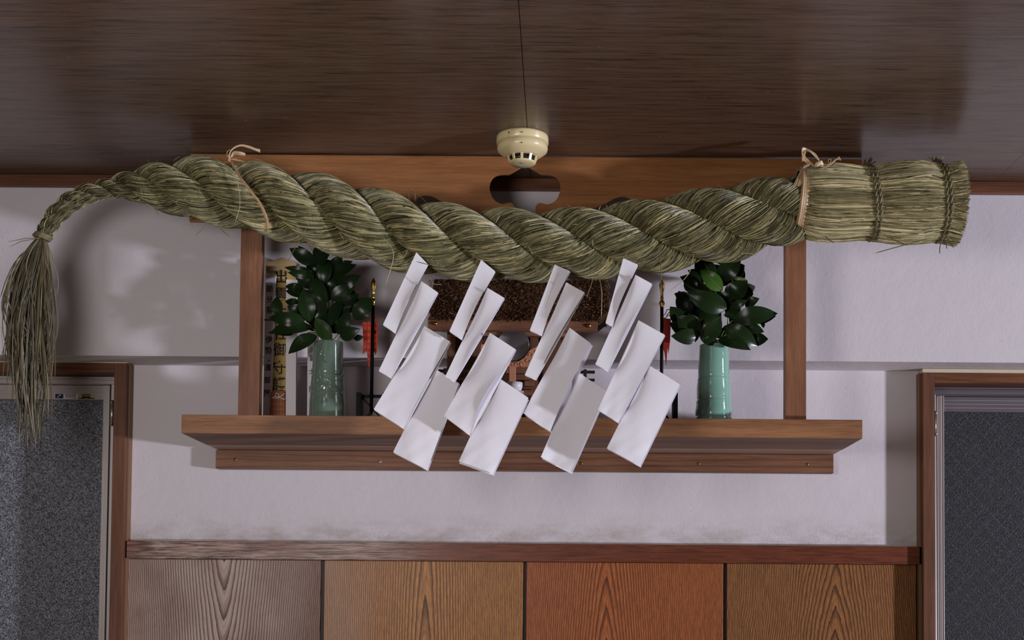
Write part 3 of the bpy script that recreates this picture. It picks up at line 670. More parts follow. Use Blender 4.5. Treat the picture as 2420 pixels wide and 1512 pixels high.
# twisted cords round the sheaf
def cordring(px, R0, yc, lean, parent, tuft):
    mb = MB()
    for off in (-0.0048, 0.0048):
        for st in (0, 1):
            pts = []; nn = 230
            for i in range(nn):
                a = 2 * math.pi * i / (nn - 1); tw = a * 17 + st * math.pi
                c0 = P(px, yc, YR); rr0 = R0 * kk
                o_ = Vector((math.cos(tw) * 0.0021, 0, 0)); rad_ = rr0 + 0.003 + math.sin(tw) * 0.0021
                pts.append(c0 + Vector((off + lean * math.cos(a), 0, 0)) + o_ + Vector((0, -math.sin(a) * rad_, math.cos(a) * rad_)))
            mb.tube(pts, 0.0029, 6, val=0.3 + 0.35 * st, ref=(1, 0, 0), cap=False)
    # knot and cut tuft on top
    top = P(px, yc, YR) + Vector((lean, 0, R0 * kk + 0.004))
    mb.tube([top + Vector((-0.014, -0.004, -0.004)), top + Vector((-0.004, -0.008, 0.005)), top + Vector((0.008, -0.006, 0.002)), top + Vector((0.012, 0, -0.006))], [0.004, 0.006, 0.006, 0.004], 8, val=0.3)
    for i in range(tuft):
        d = Vector((random.uniform(-0.6, 1.0), random.uniform(-0.5, 0.3), random.uniform(0.5, 1.2))).normalized() * random.uniform(0.012, 0.026)
        mb.tube([top + Vector((0, -0.004, 0)), top + d * 0.6 + Vector((0, -0.004, 0)), top + d + Vector((0.003, -0.004, 0))], [0.0012, 0.0012, 0.0008], 4, val=random.random())
    return mb.build('binding_cord', M['cord'], parent)
cordring(2056, 82, 481, -0.009, rope, 22)
cordring(2218, 87, 480, -0.007, rope, 26)
lo = MB()
for pts in ([(2200, 562, 3.06), (2140, 578, 3.05), (2068, 598, 3.04)], [(2100, 560, 3.06), (2125, 572, 3.05), (2146, 580, 3.05)], [(2232, 560, 3.07), (2236, 575, 3.07), (2238, 588, 3.07)], [(2235, 560, 3.07), (2246, 572, 3.07), (2254, 586, 3.07)],
            [(2240, 560, 3.07), (2252, 566, 3.07), (2256, 574, 3.07)], [(2230, 560, 3.07), (2222, 580, 3.07), (2221, 600, 3.07)], [(2205, 380, 3.1), (2196, 372, 3.1), (2192, 372, 3.1)], [(2250, 440, 3.07), (2262, 438, 3.07), (2270, 439, 3.07)], [(1950, 558, 3.07), (1962, 568, 3.07), (1972, 573, 3.07)]):
    loose(pts, 0.0011, 0.35)
lo.build('stray_stalks', M['straw'], rope)['kind'] = 'stuff'
# ---- raffia ties
def ribbon(mb, pts, w, val, n=6):
    pp = catmull([tuple(p) for p in pts], n); m = len(pp)
    mb.straws(pp[None], np.tile(np.array([0, -1.0, 0.001]), (1, m, 1)), np.array([w]), np.array([0.0006]), np.array([val]))
mb = MB()
def around(px, yc, r, lean, a0_, a1_, n=14, ex=0.0):
    out = []
    for i in range(n):
        a = a0_ + (a1_ - a0_) * i / (n - 1); c0 = P(px, yc, YR); rad_ = r * kk
        out.append(c0 + Vector((lean * math.cos(a) + ex, -math.sin(a) * rad_, math.cos(a) * rad_)))
    return out
for i in range(34):       # broad neck band
    e = random.uniform(-0.0125, 0.0125); ribbon(mb, around(1891, 474, 79 + random.uniform(-1, 2), 0.006, -0.5, 3.5, ex=e * 0.8), 0.0016, random.random(), 3)
kn = P(1893, 398, 3.09)
for i in range(16):
    e = random.uniform(-0.012, 0.012); ribbon(mb, [P(1882 + e * 800, 440, 3.06), kn + Vector((0.004 + e * .3, 0, -0.004)), kn + Vector((0.02 + e * .5, -0.002, 0.012))], 0.0014, random.random())
for i in range(24):       # loops
    s_ = random.uniform(0.7, 1.2); j = random.uniform(-0.006, 0.006)
    ribbon(mb, [P(1925, 392, 3.08), P(1905 + j * 900, 378, 3.08), P(1896, 362 + 6 * (1 - s_) * 10, 3.08 + j), P(1906, 352 + 14 * (1.15 - s_), 3.08), P(1922 + j * 500, 362, 3.08 + j), P(1936, 380, 3.08), P(1934, 390, 3.08)], 0.0013, random.random())
for i in range(5):
    ribbon(mb, [P(1936, 392, 3.08), P(1955, 393, 3.08), P(1972 + i, 380 - i, 3.08), P(1984 + i, 370 + i * 2, 3.08)], 0.0017, 0.1 + 0.2 * random.random())
ribbon(mb, [P(1952, 394, 3.08), P(1962, 384, 3.08), P(1964, 376, 3.08), P(1958, 377, 3.08), P(1957, 383, 3.08)], 0.0007, 0.4)
mb.tube([P(1925, 394, 3.08), P(1932, 388, 3.075), P(1940, 384, 3.075), P(1944, 390, 3.08)], [0.003, 0.006, 0.006, 0.003], 8, val=0.8)
mb.build('raffia_tie', M['raffia'], rope)
mb = MB()
path = [(545, 378, 3.085), (552, 392, 3.075), (565, 415, 3.062), (573, 426, 3.057), (592, 452, 3.052), (610, 474, 3.052), (622, 496, 3.056), (630, 520, 3.066), (631, 537, 3.078), (627, 547, 3.09)]
for i in range(9):
    o_ = random.uniform(-3, 3); ribbon(mb, [P(x + o_ * (0.5 + 0.7 * (j / 9)), y, Y - 0.004 + random.uniform(-.001, .001)) for j, (x, y, Y) in enumerate(path)], 0.0013, 0.05 + 0.4 * random.random(), 4)
for i in range(7):
    o_ = random.uniform(-3, 3)
    ribbon(mb, [P(545 + o_, 380, 3.09), P(542 + o_ * .3, 366, 3.09), P(550, 352 + o_ * .5, 3.09), P(568, 344 + o_ * .6, 3.09), P(588, 348 + o_, 3.09), P(604, 354 + o_, 3.09), P(615, 358 + o_ * 1.6, 3.09)], 0.0011, 0.3 + random.random() * 0.6)
for i in range(6):
    o_ = random.uniform(-3, 3); ribbon(mb, [P(546, 372, 3.09), P(552, 362 + o_, 3.09), P(566, 362 + o_, 3.085), P(580, 365 + o_ * .4, 3.085)], 0.0022, 0.6 + random.random() * 0.4)
ribbon(mb, [P(542, 376, 3.09), P(537, 368, 3.09), P(537, 358, 3.09), P(545, 353, 3.09)], 0.0007, 0.5)
for i in range(5): ribbon(mb, [P(546, 376, 3.09), P(556, 374 + i, 3.088), P(566 + i * 3, 378 + i, 3.085)], 0.001, random.random())
mb.tube([P(538, 374, 3.09), P(541, 379, 3.085), P(544, 382, 3.088)], [0.002, 0.003, 0.002], 6, val=0.4)
mb.build('raffia_tie', M['raffia'], rope)
# ---- tail tassel
mb = MB(); n = 480; ms = 14
root = np.array(P(97, 565, YR)); u = np.linspace(0, 1, ms)
Ln = np.where(rng.random(n) < 0.22, rng.uniform(0.30, 0.50, n), rng.uniform(0.15, 0.36, n))
az = rng.uniform(0, 2 * np.pi, n); sp = np.sqrt(rng.random(n)) * 0.050
tx = np.cos(az) * sp; ty = np.sin(az) * sp * 0.8
pth = np.zeros((n, ms, 3))
wobx = rng.normal(0, 0.016, n); woby = rng.normal(0, 0.010, n); kin = rng.normal(0, 0.012, n); kph = rng.uniform(0.3, 0.9, n)
for i, t in enumerate(u):
    spread = 1 - (1 - t) ** 2.4 if True else t
    nar = 1 - 0.45 * np.clip((t * Ln - 0.2) / 0.25, 0, 1)
    px_ = root[0] - 0.030 * (1 - (1 - t) ** 2) + tx * spread * nar + wobx * np.sin(t * 3.0 + az) * t + kin * np.maximum(0, t - kph) * 2.2 + 0.010 * np.clip(t * Ln - 0.15, 0, 1) / 0.2
    pth[:, i, 0] = px_ + np.cos(az) * 0.012 * (1 - t); pth[:, i, 1] = root[1] + ty * spread * nar + woby * np.cos(t * 2.4 + az) * t + np.sin(az) * 0.012 * (1 - t)
    pth[:, i, 2] = root[2] - t * Ln
nr = np.stack([np.cos(az) * 0.6, -np.abs(np.sin(az)) - 0.4, np.zeros(n)], axis=1); nr /= np.linalg.norm(nr, axis=1, keepdims=True)
nr = np.repeat(nr[:, None, :], ms, axis=1)
w = np.clip(rng.normal(0.0013, 0.0004, n), 0.0006, 0.0024)
mb.straws(pth, nr, w, w * 0.6, np.clip(rng.normal(0.5, 0.25, n), 0, 1))
for i in range(26):       # wilder stalks at the edges
    sx = random.choice([-1, 1]); L_ = random.uniform(0.1, 0.34); o_ = random.uniform(0.02, 0.045) * sx
    pts = [root + np.array([0.006 * sx, 0, -0.01]), root + np.array([o_ * 0.8 - 0.015, -0.01, -L_ * 0.35]), root + np.array([o_ * 1.25 - 0.02, -0.012, -L_ * 0.7]), root + np.array([o_ * random.uniform(0.9, 1.6) - 0.02, -0.01, -L_])]
    pp = catmull(pts, 5); mb.straws(pp[None], np.tile(BF, (1, len(pp), 1)), np.array([0.0009]), np.array([0.0007]), np.array([random.random()]))
mb.build('tail_tassel', M['tassel'], rope)['kind'] = 'stuff'
mb = MB()
for i in range(3):
    c0 = P(98 + i * 3, 562 - i * 3, YR); t = Vector(Tn[4]).normalized(); n1 = Vector((0, -1, 0)); n2 = t.cross(n1)
    mb.tube([c0 + (n1 * math.cos(a) + n2 * math.sin(a)) * 0.0185 for a in np.linspace(0, 2 * math.pi, 25)], 0.0032, 6, val=0.5 + i * .1, ref=tuple(t), cap=False)
pp = [P(96, 562, 3.12), P(60, 563, 3.11), P(20, 571, 3.10)]
mb.tube(pp, [0.0012, 0.001, 0.0004], 5, val=0.5); mb.tube([P(96, 562, 3.12), P(50, 570, 3.1), P(21, 584, 3.1)], [0.0011, 0.0009, 0.0003], 5, val=0.4)
mb.build('tassel_binding', M['cord'], rope)
# ---------------------------------------------------------------- folded paper streamers
def paper_panel(mb, TL, TR, BR, BL, Y, dy=(0, 0, 0, 0), curl=0.0, curl_l=0.0, nu=12, nv=20, mid_bow=0.0, crumple=0.0, seed=0, bow=0.0, back=0.0):
    # corners in order; dy offsets in depth at TL,TR,BR,BL; the sheet is one bent quad with real depth variation
    C = [P(c[0], c[1], Y + d) for c, d in zip((TL, TR, BR, BL), dy)]
    rs_ = random.Random(seed); ph = [rs_.uniform(0, 6) for _ in range(4)]
    vs = []
    for j in range(nv + 1):
        v = j / nv
        for i in range(nu + 1):
            u = i / nu
            p = C[0] * (1 - u) * (1 - v) + C[1] * u * (1 - v) + C[2] * u * v + C[3] * (1 - u) * v
            d = -curl * (u ** 2) * math.sin(math.pi * min(1, v * 1.05)) - curl_l * ((1 - u) ** 2) * math.sin(math.pi * v) - mid_bow * math.sin(math.pi * u) * (0.3 + v)
            d += crumple * v * v * (math.sin(u * 9 + ph[0] + v * 4) * math.sin(v * 13 + ph[1]) + 0.5 * math.sin(u * 17 + v * 23 + ph[2]))
            d += back * (1 - u) ** 7 * math.sin(math.pi * min(1, v * 1.6)) if v < 0.625 else 0
            p = p + Vector((-bow * u ** 3 * math.sin(math.pi * v ** 1.3), d, 0)); vs.append(p)
    fs = [(j * (nu + 1) + i, (j + 1) * (nu + 1) + i, (j + 1) * (nu + 1) + i + 1, j * (nu + 1) + i + 1) for j in range(nv) for i in range(nu)]
    mb.add(vs, fs, True)
def shide(A, B, C, D, Y, lab, lean=(0, 0, 0, 0), opts=None, seed=0):
    mb = MB(); o = opts or {}
    sh = lambda q, dx, dy_: [(x + dx, y + dy_) for x, y in q]
    YA, YB, YC, YD = (Y + l_ for l_ in lean)
    paper_panel(mb, *A, YA, (0.025, 0.025, 0, 0), curl=0.008, bow=0.004, seed=seed)
    paper_panel(mb, *sh(A, 1.0, 2.5), YA + 0.0035, (0.022, 0.022, 0.0, 0), curl=0.001, bow=0.006, seed=seed + 1)
    paper_panel(mb, *B, YB + 0.006, (-0.002, 0, 0, 0), curl=0.007, bow=0.004, back=0.012, seed=seed + 2)
    paper_panel(mb, *sh(B, 1.2, 2.5), YB + 0.0095, curl=0.0, seed=seed + 3)
    paper_panel(mb, *C, YC + 0.013, o.get('cdy', (0, 0, 0, 0)), curl=o.get('ccurl', 0.005), bow=o.get('cbow2', 0.003), back=0.014, mid_bow=o.get('cbow', 0.0), crumple=0.0008, seed=seed + 4)
    paper_panel(mb, *sh(C, *o.get('cback', (1.5, 2.5))), YC + 0.018 + o.get('cbd', 0), seed=seed + 5)
    paper_panel(mb, *D, YD + 0.021, o.get('ddy', (0, 0, 0, 0)), curl=o.get('dcurl', 0.0), mid_bow=o.get('dbow', 0.003), back=0.012, crumple=0.0014, seed=seed + 6)
    paper_panel(mb, *sh(D, *o.get('dback', (2, 3))), YD + 0.026 + o.get('dbd', 0), seed=seed + 7)
    ob = mb.build('paper_streamer', M['paper'])
    sd = ob.modifiers.new('thickness', 'SOLIDIFY'); sd.thickness = 0.0003; es = ob.modifiers.new('crisp_edges', 'EDGE_SPLIT'); es.split_angle = math.radians(40)
    tag(ob, lab, 'paper streamer', 'zigzag paper streamers hanging from the rope')
    return ob
shide([(984, 596), (1011, 624), (934, 786), (905, 767)], [(996, 664), (1035, 691), (924, 892), (895, 876)],
      [(1003, 770), (1064, 807), (953.6, 1012), (883, 967)], [(1027, 871), (1085, 905), (1010, 1110), (929, 1068)], 3.055,
      'white zigzag paper streamer furthest left on the rope, nearest the shiny-tipped spear', (0, 0, 0, 0), dict(cback=(2, 3)), 1)
shide([(1137, 614), (1170, 640.5), (1091, 801.7), (1062, 782.5)], [(1152, 679.7), (1192, 704), (1074, 901), (1052, 890)],
      [(1158, 786), (1219, 825.5), (1110, 1028), (1049.5, 982.7)], [(1176, 890.7), (1249, 940), (1166, 1119), (1084, 1090)], 3.045,
      'white zigzag paper streamer in front of the round mirror, with a crumpled lowest fold', (0, 0, -0.012, -0.012), dict(ccurl=0.014, cbow2=0.013, cbow=0.002, dback=(1, 5)), 11)
shide([(1311, 625), (1347, 640.5), (1280, 792), (1252, 780.6)], [(1338, 667), (1381.5, 691), (1266, 896.5), (1240, 886)],
      [(1346, 774), (1396, 811), (1300.5, 1019), (1236, 976)], [(1364, 877.6), (1434, 924.5), (1349, 1115), (1278, 1080)], 3.05,
      'white zigzag paper streamer with gaping right edges, its lower folds in shadow', (0, 0, 0.004, 0.004), dict(cdy=(0, -0.004, 0, 0), cback=(5, 6), cbd=0.01, dback=(3, 5), dbd=0.012, dbow=-0.004), 21)
shide([(1473, 610), (1507, 625), (1447, 770), (1431, 763)], [(1502, 649), (1541, 670.5), (1436, 876.5), (1407, 860)],
      [(1509, 756.4), (1571, 791), (1461, 998), (1413, 968.5)], [(1532.6, 862), (1606.6, 908), (1512.6, 1101.6), (1434, 1059)], 3.0,
      'white zigzag paper streamer furthest right on the rope, nearest the tarnished spear', (0.0, 0.0, 0, 0), dict(), 31)
# ---------------------------------------------------------------- vases with sakaki
def vase(px_c, ytop, ybot, rt, rb, Y, mat, lab, ridges, relief, name='flower_vase'):
    base = P(px_c, ybot, Y); base.z = zs1 + 0.0002; k = Y / F
    h = P(px_c, ytop, Y).z - base.z; RT, RB = rt * k, rb * k
    v = empty(name, base, lab, 'vase', 'pair of celadon bamboo-shaped vases')
    prof = [(RB * 0.9, 0.0), (RB * 0.97, 0.002)]
    for i in range(1, 60):
        t = i / 60; r = RB + (RT - RB) * (t ** 0.75)
        for q in ridges:
            d = abs(t - q); r += RT * 0.045 * math.exp(-(d / 0.010) ** 2) - RT * 0.03 * math.exp(-((t - q - 0.025) / 0.014) ** 2)
            r += RT * 0.04 * math.exp(-((t - q + 0.10) / 0.08) ** 2)
        prof.append((r, t * h))
    prof += [(RT * 1.01, h * 0.993), (RT * 0.985, h), (RT * 0.90, h * 0.995), (RT * 0.86, h * 0.93), (RT * 0.84, h * 0.5), (0.001, h * 0.45)]
    MB().lathe(prof, base, 72, cap=False).build('body', mat, v)
    MB().lathe([(RB * 0.86, 0.0), (RB * 0.915, 0.0005), (RB * 0.93, 0.0032)], base, 48).build('foot_ring', M['clay'], v)
    if relief:
        mb = MB()
        for (a, z_, L_, ang, wd_) in relief:
            r = (RB + (RT - RB) * (z_ ** 0.75)) * 1.0; vs = []; m = 12
            for i in range(m + 1):
                t = i / m; s_ = math.sin(math.pi * t ** 0.8) * wd_
                for q, lift in ((-1, -0.0012), (0, 0.0026), (1, -0.0012)):
                    du = t * L_ * math.sin(ang) + q * s_ * math.cos(ang); dz = t * L_ * math.cos(ang) - q * s_ * math.sin(ang)
                    zz_ = z_ * h + dz; tt_ = max(0, min(1, zz_ / h)); rl = RB + (RT - RB) * (tt_ ** 0.75) + lift + 0.0006
                    aa_ = a + du / r; vs.append(base + Vector((math.sin(aa_) * rl, -math.cos(aa_) * rl, zz_)))
            fs = [(i * 3 + q, i * 3 + q + 1, i * 3 + q + 4, i * 3 + q + 3) for i in range(m) for q in (0, 1)]; mb.add(vs, fs, True)
        mb.build('bamboo_leaf_relief', mat, v)
    return v, base, h
def leaf(mb, base, tip, w, Yb, Yt, val, roll=0.0, bend=0.12):
    b_ = P(base[0], base[1], Yb); t_ = P(tip[0], tip[1], Yt); ax = t_ - b_; L = ax.length; ax.normalize()
    n0 = Vector((0, -1, 0)); sd = ax.cross(n0).normalized(); nn = sd.cross(ax).normalized()
    if nn.y > 0: nn = -nn
    sd = (sd * math.cos(roll) + nn * math.sin(roll)).normalized(); nn = sd.cross(ax).normalized()
    if nn.y > 0: nn = -nn
    m = 14; vs = []
    for i in range(m + 1):
        t = i / m; hw = w / 2 * (math.sin(math.pi * t ** 0.85) ** 0.8) if 0 < t < 1 else 0.0003
        if t > 0.85: hw *= 1 - 0.25 * (t - 0.85) / 0.15
        c_ = b_ + ax * L * t + nn * (bend * L * math.sin(math.pi * t) - 0.10 * L * t * t)
        for q, (e, lift) in enumerate(((-1, 0.16), (-0.5, 0.11), (0, 0), (0.5, 0.11), (1, 0.16))):
            vs.append(c_ + sd * hw * e + nn * (lift * hw))
    fs = [(i * 5 + q, i * 5 + q + 1, i * 5 + q + 6, i * 5 + q + 5) for i in range(m) for q in range(4)]
    mb.add(vs, fs, True, val)
    mb.tube([b_ + ax * L * t + nn * (bend * L * math.sin(math.pi * t) - 0.10 * L * t * t + 0.0003) for t in np.linspace(0, 0.96, 8)], [0.0007 - 0.0006 * t for t in np.linspace(0, 1, 8)], 4, val=min(1, val + 0.25), cap=False)
def bouquet(vbase, vh, off, sc, leaves, fill, stems, Y0, lab, seed):
    rd = random.Random(seed); top = vbase + Vector((0, 0, vh))
    o = empty('sakaki_branches', top + Vector((0, 0, 0)), lab, 'evergreen branches', 'evergreen sakaki in the two vases')
    mb = MB(); c = lambda p: (off[0] + p[0] / sc, off[1] + p[1] / sc)
    n = len(leaves)
    for k, (bx_, by_, tx_, ty_, w, dep, val) in enumerate(leaves):
        b_, t_ = c((bx_, by_)), c((tx_, ty_))
        leaf(mb, b_, t_, w / sc * Y0 / F * 1.16, Y0 - 0.012 + dep, Y0 - 0.028 + dep + rd.uniform(-0.014, 0.014), val, rd.uniform(-0.35, 0.35), rd.uniform(0.04, 0.16))
    for k in range(fill[4]):
        x_ = rd.uniform(fill[0], fill[1]); y_ = rd.uniform(fill[2], fill[3]); a = rd.uniform(-math.pi * 0.95, -0.05); L_ = rd.uniform(110, 190)
        leaf(mb, c((x_, y_)), c((x_ + math.cos(a) * L_, y_ + math.sin(a) * L_ * 0.9)), rd.uniform(60, 90) / sc * Y0 / F, Y0 + 0.012, Y0 + rd.uniform(0.0, 0.045), rd.uniform(0.1, 0.5), rd.uniform(-0.5, 0.5))
    mb.build('foliage', M['leaf'], o)
    sm = MB()
    for pts in stems:
        q = [top + Vector((rd.uniform(-0.006, 0.006), 0, -0.03)), top + Vector((rd.uniform(-0.01, 0.01), -0.006, 0))] + [P(*c(p), Y0 - 0.006) for p in pts]
        pp = catmull([tuple(a) for a in q], 5); sm.tube([Vector(a) for a in pp], [0.0016 - 0.0008 * i / len(pp) for i in range(len(pp))], 6)
    sm.build('stem', M['stem'], o)
    return o
YV = 3.30
relief = [(-0.10, 0.98, -0.045, 0.25, 0.0035), (-0.3, 0.95, -0.04, -0.3, 0.003), (-0.55, 0.93, -0.05, -0.5, 0.003), (-0.2, 0.55, -0.055, -0.9, 0.0035), (0.12, 0.44, -0.05, 0.15, 0.004), (0.0, 0.44, -0.045, -0.15, 0.003),
          (0.15, 0.46, 0.045, 0.9, 0.004), (0.15, 0.46, 0.05, 1.3, 0.004), (0.15, 0.45, 0.05, 1.75, 0.004), (0.15, 0.44, 0.045, 2.2, 0.004), (-0.25, 0.5, 0.03, -0.3, 0.003), (0.1, 0.46, -0.04, 0.9, 0.0035), (-0.5, 0.45, 0.035, 0.0, 0.0035)]
v1, vb1, vh1 = vase(773.5, 809, 982, 34.5, 44.5, YV, M['celadon_shaded'], 'dark celadon bamboo-shaped vase with leaf relief, between the talismans and the left spear', (0.34, 0.56), relief)
v2, vb2, vh2 = vase(1686.5, 816, 988, 34.5, 44.5, YV, M['celadon'], 'bright pale celadon bamboo-shaped vase between the dull spear and the right post', (0.07, 0.28, 0.56), None)
L1 = [(650, 330, 455, 208, 95, 0, .35), (652, 335, 515, 190, 60, .01, .3), (640, 290, 690, 180, 60, .01, .25), (655, 345, 748, 235, 95, 0, .3), (742, 300, 700, 490, 95, -.01, .3), (765, 375, 850, 262, 70, .01, .35), (750, 440, 945, 325, 90, .0, .3), (760, 400, 915, 300, 70, .012, .4),
      (800, 505, 980, 412, 90, .0, .25), (640, 395, 415, 350, 50, .01, .35), (640, 415, 440, 390, 60, 0, .4), (560, 520, 420, 490, 60, .01, .3), (570, 560, 425, 520, 70, .01, .3), (610, 430, 738, 605, 85, -.012, .4), (605, 755, 558, 505, 108, -.02, .42), (732, 690, 575, 515, 90, -.01, .35),
      (735, 745, 625, 640, 80, -.006, .35), (578, 740, 295, 728, 92, -.02, .4), (620, 800, 300, 830, 100, -.01, .35), (382, 705, 348, 570, 88, -.01, .45), (660, 862, 440, 985, 100, -.02, .35), (755, 897, 645, 725, 100, -.012, .62), (752, 795, 848, 565, 92, -.012, .3), (760, 590, 938, 488, 100, -.008, .35),
      (830, 700, 962, 545, 92, -.0, .25), (795, 745, 905, 640, 70, 0, .25), (935, 738, 1068, 585, 115, -.02, .42), (840, 700, 1060, 575, 70, 0, .3), (815, 850, 900, 680, 90, -.01, .3), (832, 870, 975, 812, 90, -.015, .45), (930, 880, 1005, 870, 40, -.01, .4), (540, 640, 420, 600, 60, .01, .25), (700, 860, 760, 740, 70, 0, .3),
      (560, 700, 440, 640, 80, .01, .2), (690, 560, 600, 470, 90, .01, .25), (720, 540, 800, 440, 90, .005, .3), (480, 850, 300, 830, 50, .01, .3), (640, 500, 500, 400, 90, .01, .2), (860, 520, 950, 560, 60, .02, .2)]
L2 = [(540, 330, 405, 200, 85, -.01, .9), (505, 240, 380, 140, 80, .01, .35), (520, 275, 652, 105, 105, -.005, .35), (548, 165, 497, 105, 46, -.01, .6), (610, 245, 674, 175, 60, .01, .3), (598, 250, 690, 262, 20, -.02, .95), (600, 382, 690, 265, 105, -.012, .4), (560, 370, 640, 262, 60, 0, .4),
      (430, 320, 285, 238, 90, .01, .3), (430, 270, 330, 200, 70, .01, .3), (370, 350, 318, 235, 75, .01, .3), (505, 350, 395, 298, 60, .01, .4), (568, 440, 325, 348, 112, -.022, .42), (340, 480, 268, 330, 90, .0, .3), (345, 410, 250, 345, 75, .01, .3), (440, 440, 338, 398, 45, -.01, .45),
      (285, 520, 222, 432, 80, 0, .35), (375, 580, 262, 492, 105, -.012, .5), (345, 600, 218, 528, 90, .0, .3), (398, 612, 232, 612, 85, -.012, .4), (398, 575, 330, 470, 62, -.015, .4), (535, 505, 385, 448, 105, -.01, .35), (440, 632, 532, 492, 88, -.022, .4), (400, 600, 520, 662, 62, -.02, .38), (548, 482, 697, 480, 58, -.02, .45),
      (600, 515, 880, 465, 102, -.02, .42), (680, 425, 763, 378, 62, .0, .55), (650, 375, 730, 352, 60, .01, .35), (590, 440, 690, 392, 50, -.01, .5), (548, 550, 757, 668, 100, -.025, .45), (660, 545, 795, 582, 62, -.01, .4), (730, 520, 868, 488, 45, 0, .35), (780, 520, 795, 558, 26, -.005, .5), (512, 635, 714, 684, 80, -.022, .38),
      (700, 630, 820, 628, 75, .0, .3), (470, 230, 400, 170, 70, .01, .3), (640, 210, 672, 175, 60, .01, .3), (660, 320, 730, 350, 50, .01, .25), (480, 600, 400, 520, 80, 0, .3), (600, 600, 700, 560, 80, .01, .25), (520, 420, 600, 340, 80, .01, .25)]
bouquet(vb1, vh1, (540, 520), 3.15, L1, (600, 800, 380, 860, 40), [[(745, 700), (745, 540), (735, 400), (655, 340)], [(770, 860), (740, 740), (720, 560), (720, 440)], [(700, 890), (640, 820), (575, 740)], [(790, 880), (840, 820), (935, 740)], [(810, 900), (860, 780), (930, 620)]], YV,
        'dark glossy evergreen branches in the dark vase beside the talismans', 3)
bouquet(vb2, vh2, (1500, 560), 2.607, L2, (380, 640, 240, 620, 34), [[(510, 600), (520, 520), (545, 400), (540, 330), (510, 200)], [(560, 600), (575, 480), (600, 380), (600, 250)], [(470, 620), (440, 520), (400, 400)], [(520, 640), (560, 560), (600, 515)]], YV,
        'dark glossy evergreen branches in the pale vase beside the right post', 5)
# ---------------------------------------------------------------- small spears in stands
def spear(xt, xb, ytip, Y, brass, lab, lab2, left):
    k = Y / F; k1 = Y / F
    y0 = ytip
    o = empty('ritual_spear', P(xb, 985, Y), lab, 'ritual spear', 'pair of small black ritual spears')
    o.location.z = zs1
    top = P(xt, y0, Y)
    x_at = lambda y: xt + (xb - xt) * (y - y0) / (985 - y0)
    A = P(x_at(720), 720, Y); B = P(x_at(975), 975, Y)
    MB().tube([B, A], 4.1 * k, 16).build('shaft', M['lacquer'], o)
    bt_ = P(x_at(984), 984, Y); bt_.z = zs1 + 0.0005
    MB().tube([bt_, B], 3.0 * k, 12).build('ferrule', brass, o)
    prof = [(0.0, 6), (2, 5.6), (6, 5.2), (8, 4), (14, 4.4), (18, 3.2)] if False else None
    pts = [(y0, .3), (y0 + 4, 2.6), (y0 + 10, 5.6), (y0 + 14, 6.6), (y0 + 22, 5.2), (y0 + 34, 3.6), (y0 + 44, 3.2)]
    MB().tube([P(x_at(y), y, Y) for y, r in pts], [r * k for y, r in pts], 12, flat=0.6, ref=(0, 1, 0)).build('blade', brass, o)
    pts = [(y0 + 43, 3.4), (y0 + 45, 4.6), (y0 + 48, 3.4), (y0 + 50, 3.4), (y0 + 53, 6.2), (y0 + 58, 6.6), (y0 + 62, 4.4), (y0 + 64, 5.0), (y0 + 66, 4.4)]
    MB().tube([P(x_at(y), y, Y) for y, r in pts], [r * k for y, r in pts], 20).build('socket', brass, o)
    return o, x_at
sp1, xa1 = spear(883, 877, 656, 3.29, M['brass'], 'black lacquered spear with shiny brass tip, right of the dark vase', '', True)
sp2, xa2 = spear(1564.5, 1563, 660, 3.29, M['brass_dull'], 'black lacquered spear with tarnished tip, left of the bright pale vase', '', False)
def flag(poly, Y, mat, lab, cord, cords):
    a = [P(x, y, Y) for x, y in poly]
    o = curve_board([(p.x, p.z) for p in a], [], Y, Y + 0.0012, 'brocade_pennant', mat, None)
    c = Vector((sum(p.x for p in a) / len(a), Y, min(p.z for p in a))); o.data.transform(Matrix.Translation(-c)); o.location = c
    tag(o, lab, 'pennant', 'red brocade pennants on the spears')
    mb = MB()
    for cc in cords: mb.tube([Vector(q) for q in catmull([tuple(P(x, y, Y - 0.004)) for x, y in cc], 6)], 0.0011, 6)
    mb.build('cord_bow', cord, o)
    return o
z7 = lambda x, y: (820 + x / 4.2, 640 + y / 4.2)
flag([z7(*p) for p in ((150, 506), (300, 512), (305, 640), (302, 700), (296, 800), (280, 838), (272, 800), (240, 800), (236, 900), (216, 966), (205, 880), (198, 790), (155, 826), (162, 700), (158, 600))], 3.305, M['flag'],
     'orange-red brocade pennant tied behind the shiny-tipped spear', M['redcord'], [[z7(*p) for p in ((240, 490), (280, 470), (318, 472), (326, 495), (300, 510), (265, 497))], [z7(*p) for p in ((240, 490), (200, 462), (180, 440), (215, 450))], [z7(*p) for p in ((290, 545), (305, 590), (322, 626))]])
z5 = lambda x, y: (1500 + x / 2.607, 560 + y / 2.607)
flag([z5(*p) for p in ((176, 500), (223, 504), (218, 640), (212, 690), (208, 722), (202, 680), (199, 730), (193, 796), (187, 740), (183, 712), (176, 690), (178, 600))], 3.287, M['flag_dark'],
     'narrow crimson pennant hanging beside the tarnished-tipped spear', M['brass_dull'], [[z5(*p) for p in ((172, 490), (190, 500), (200, 478), (215, 462), (222, 450), (200, 448), (190, 470), (176, 485))], [z5(*p) for p in ((200, 490), (210, 480), (222, 492))]])
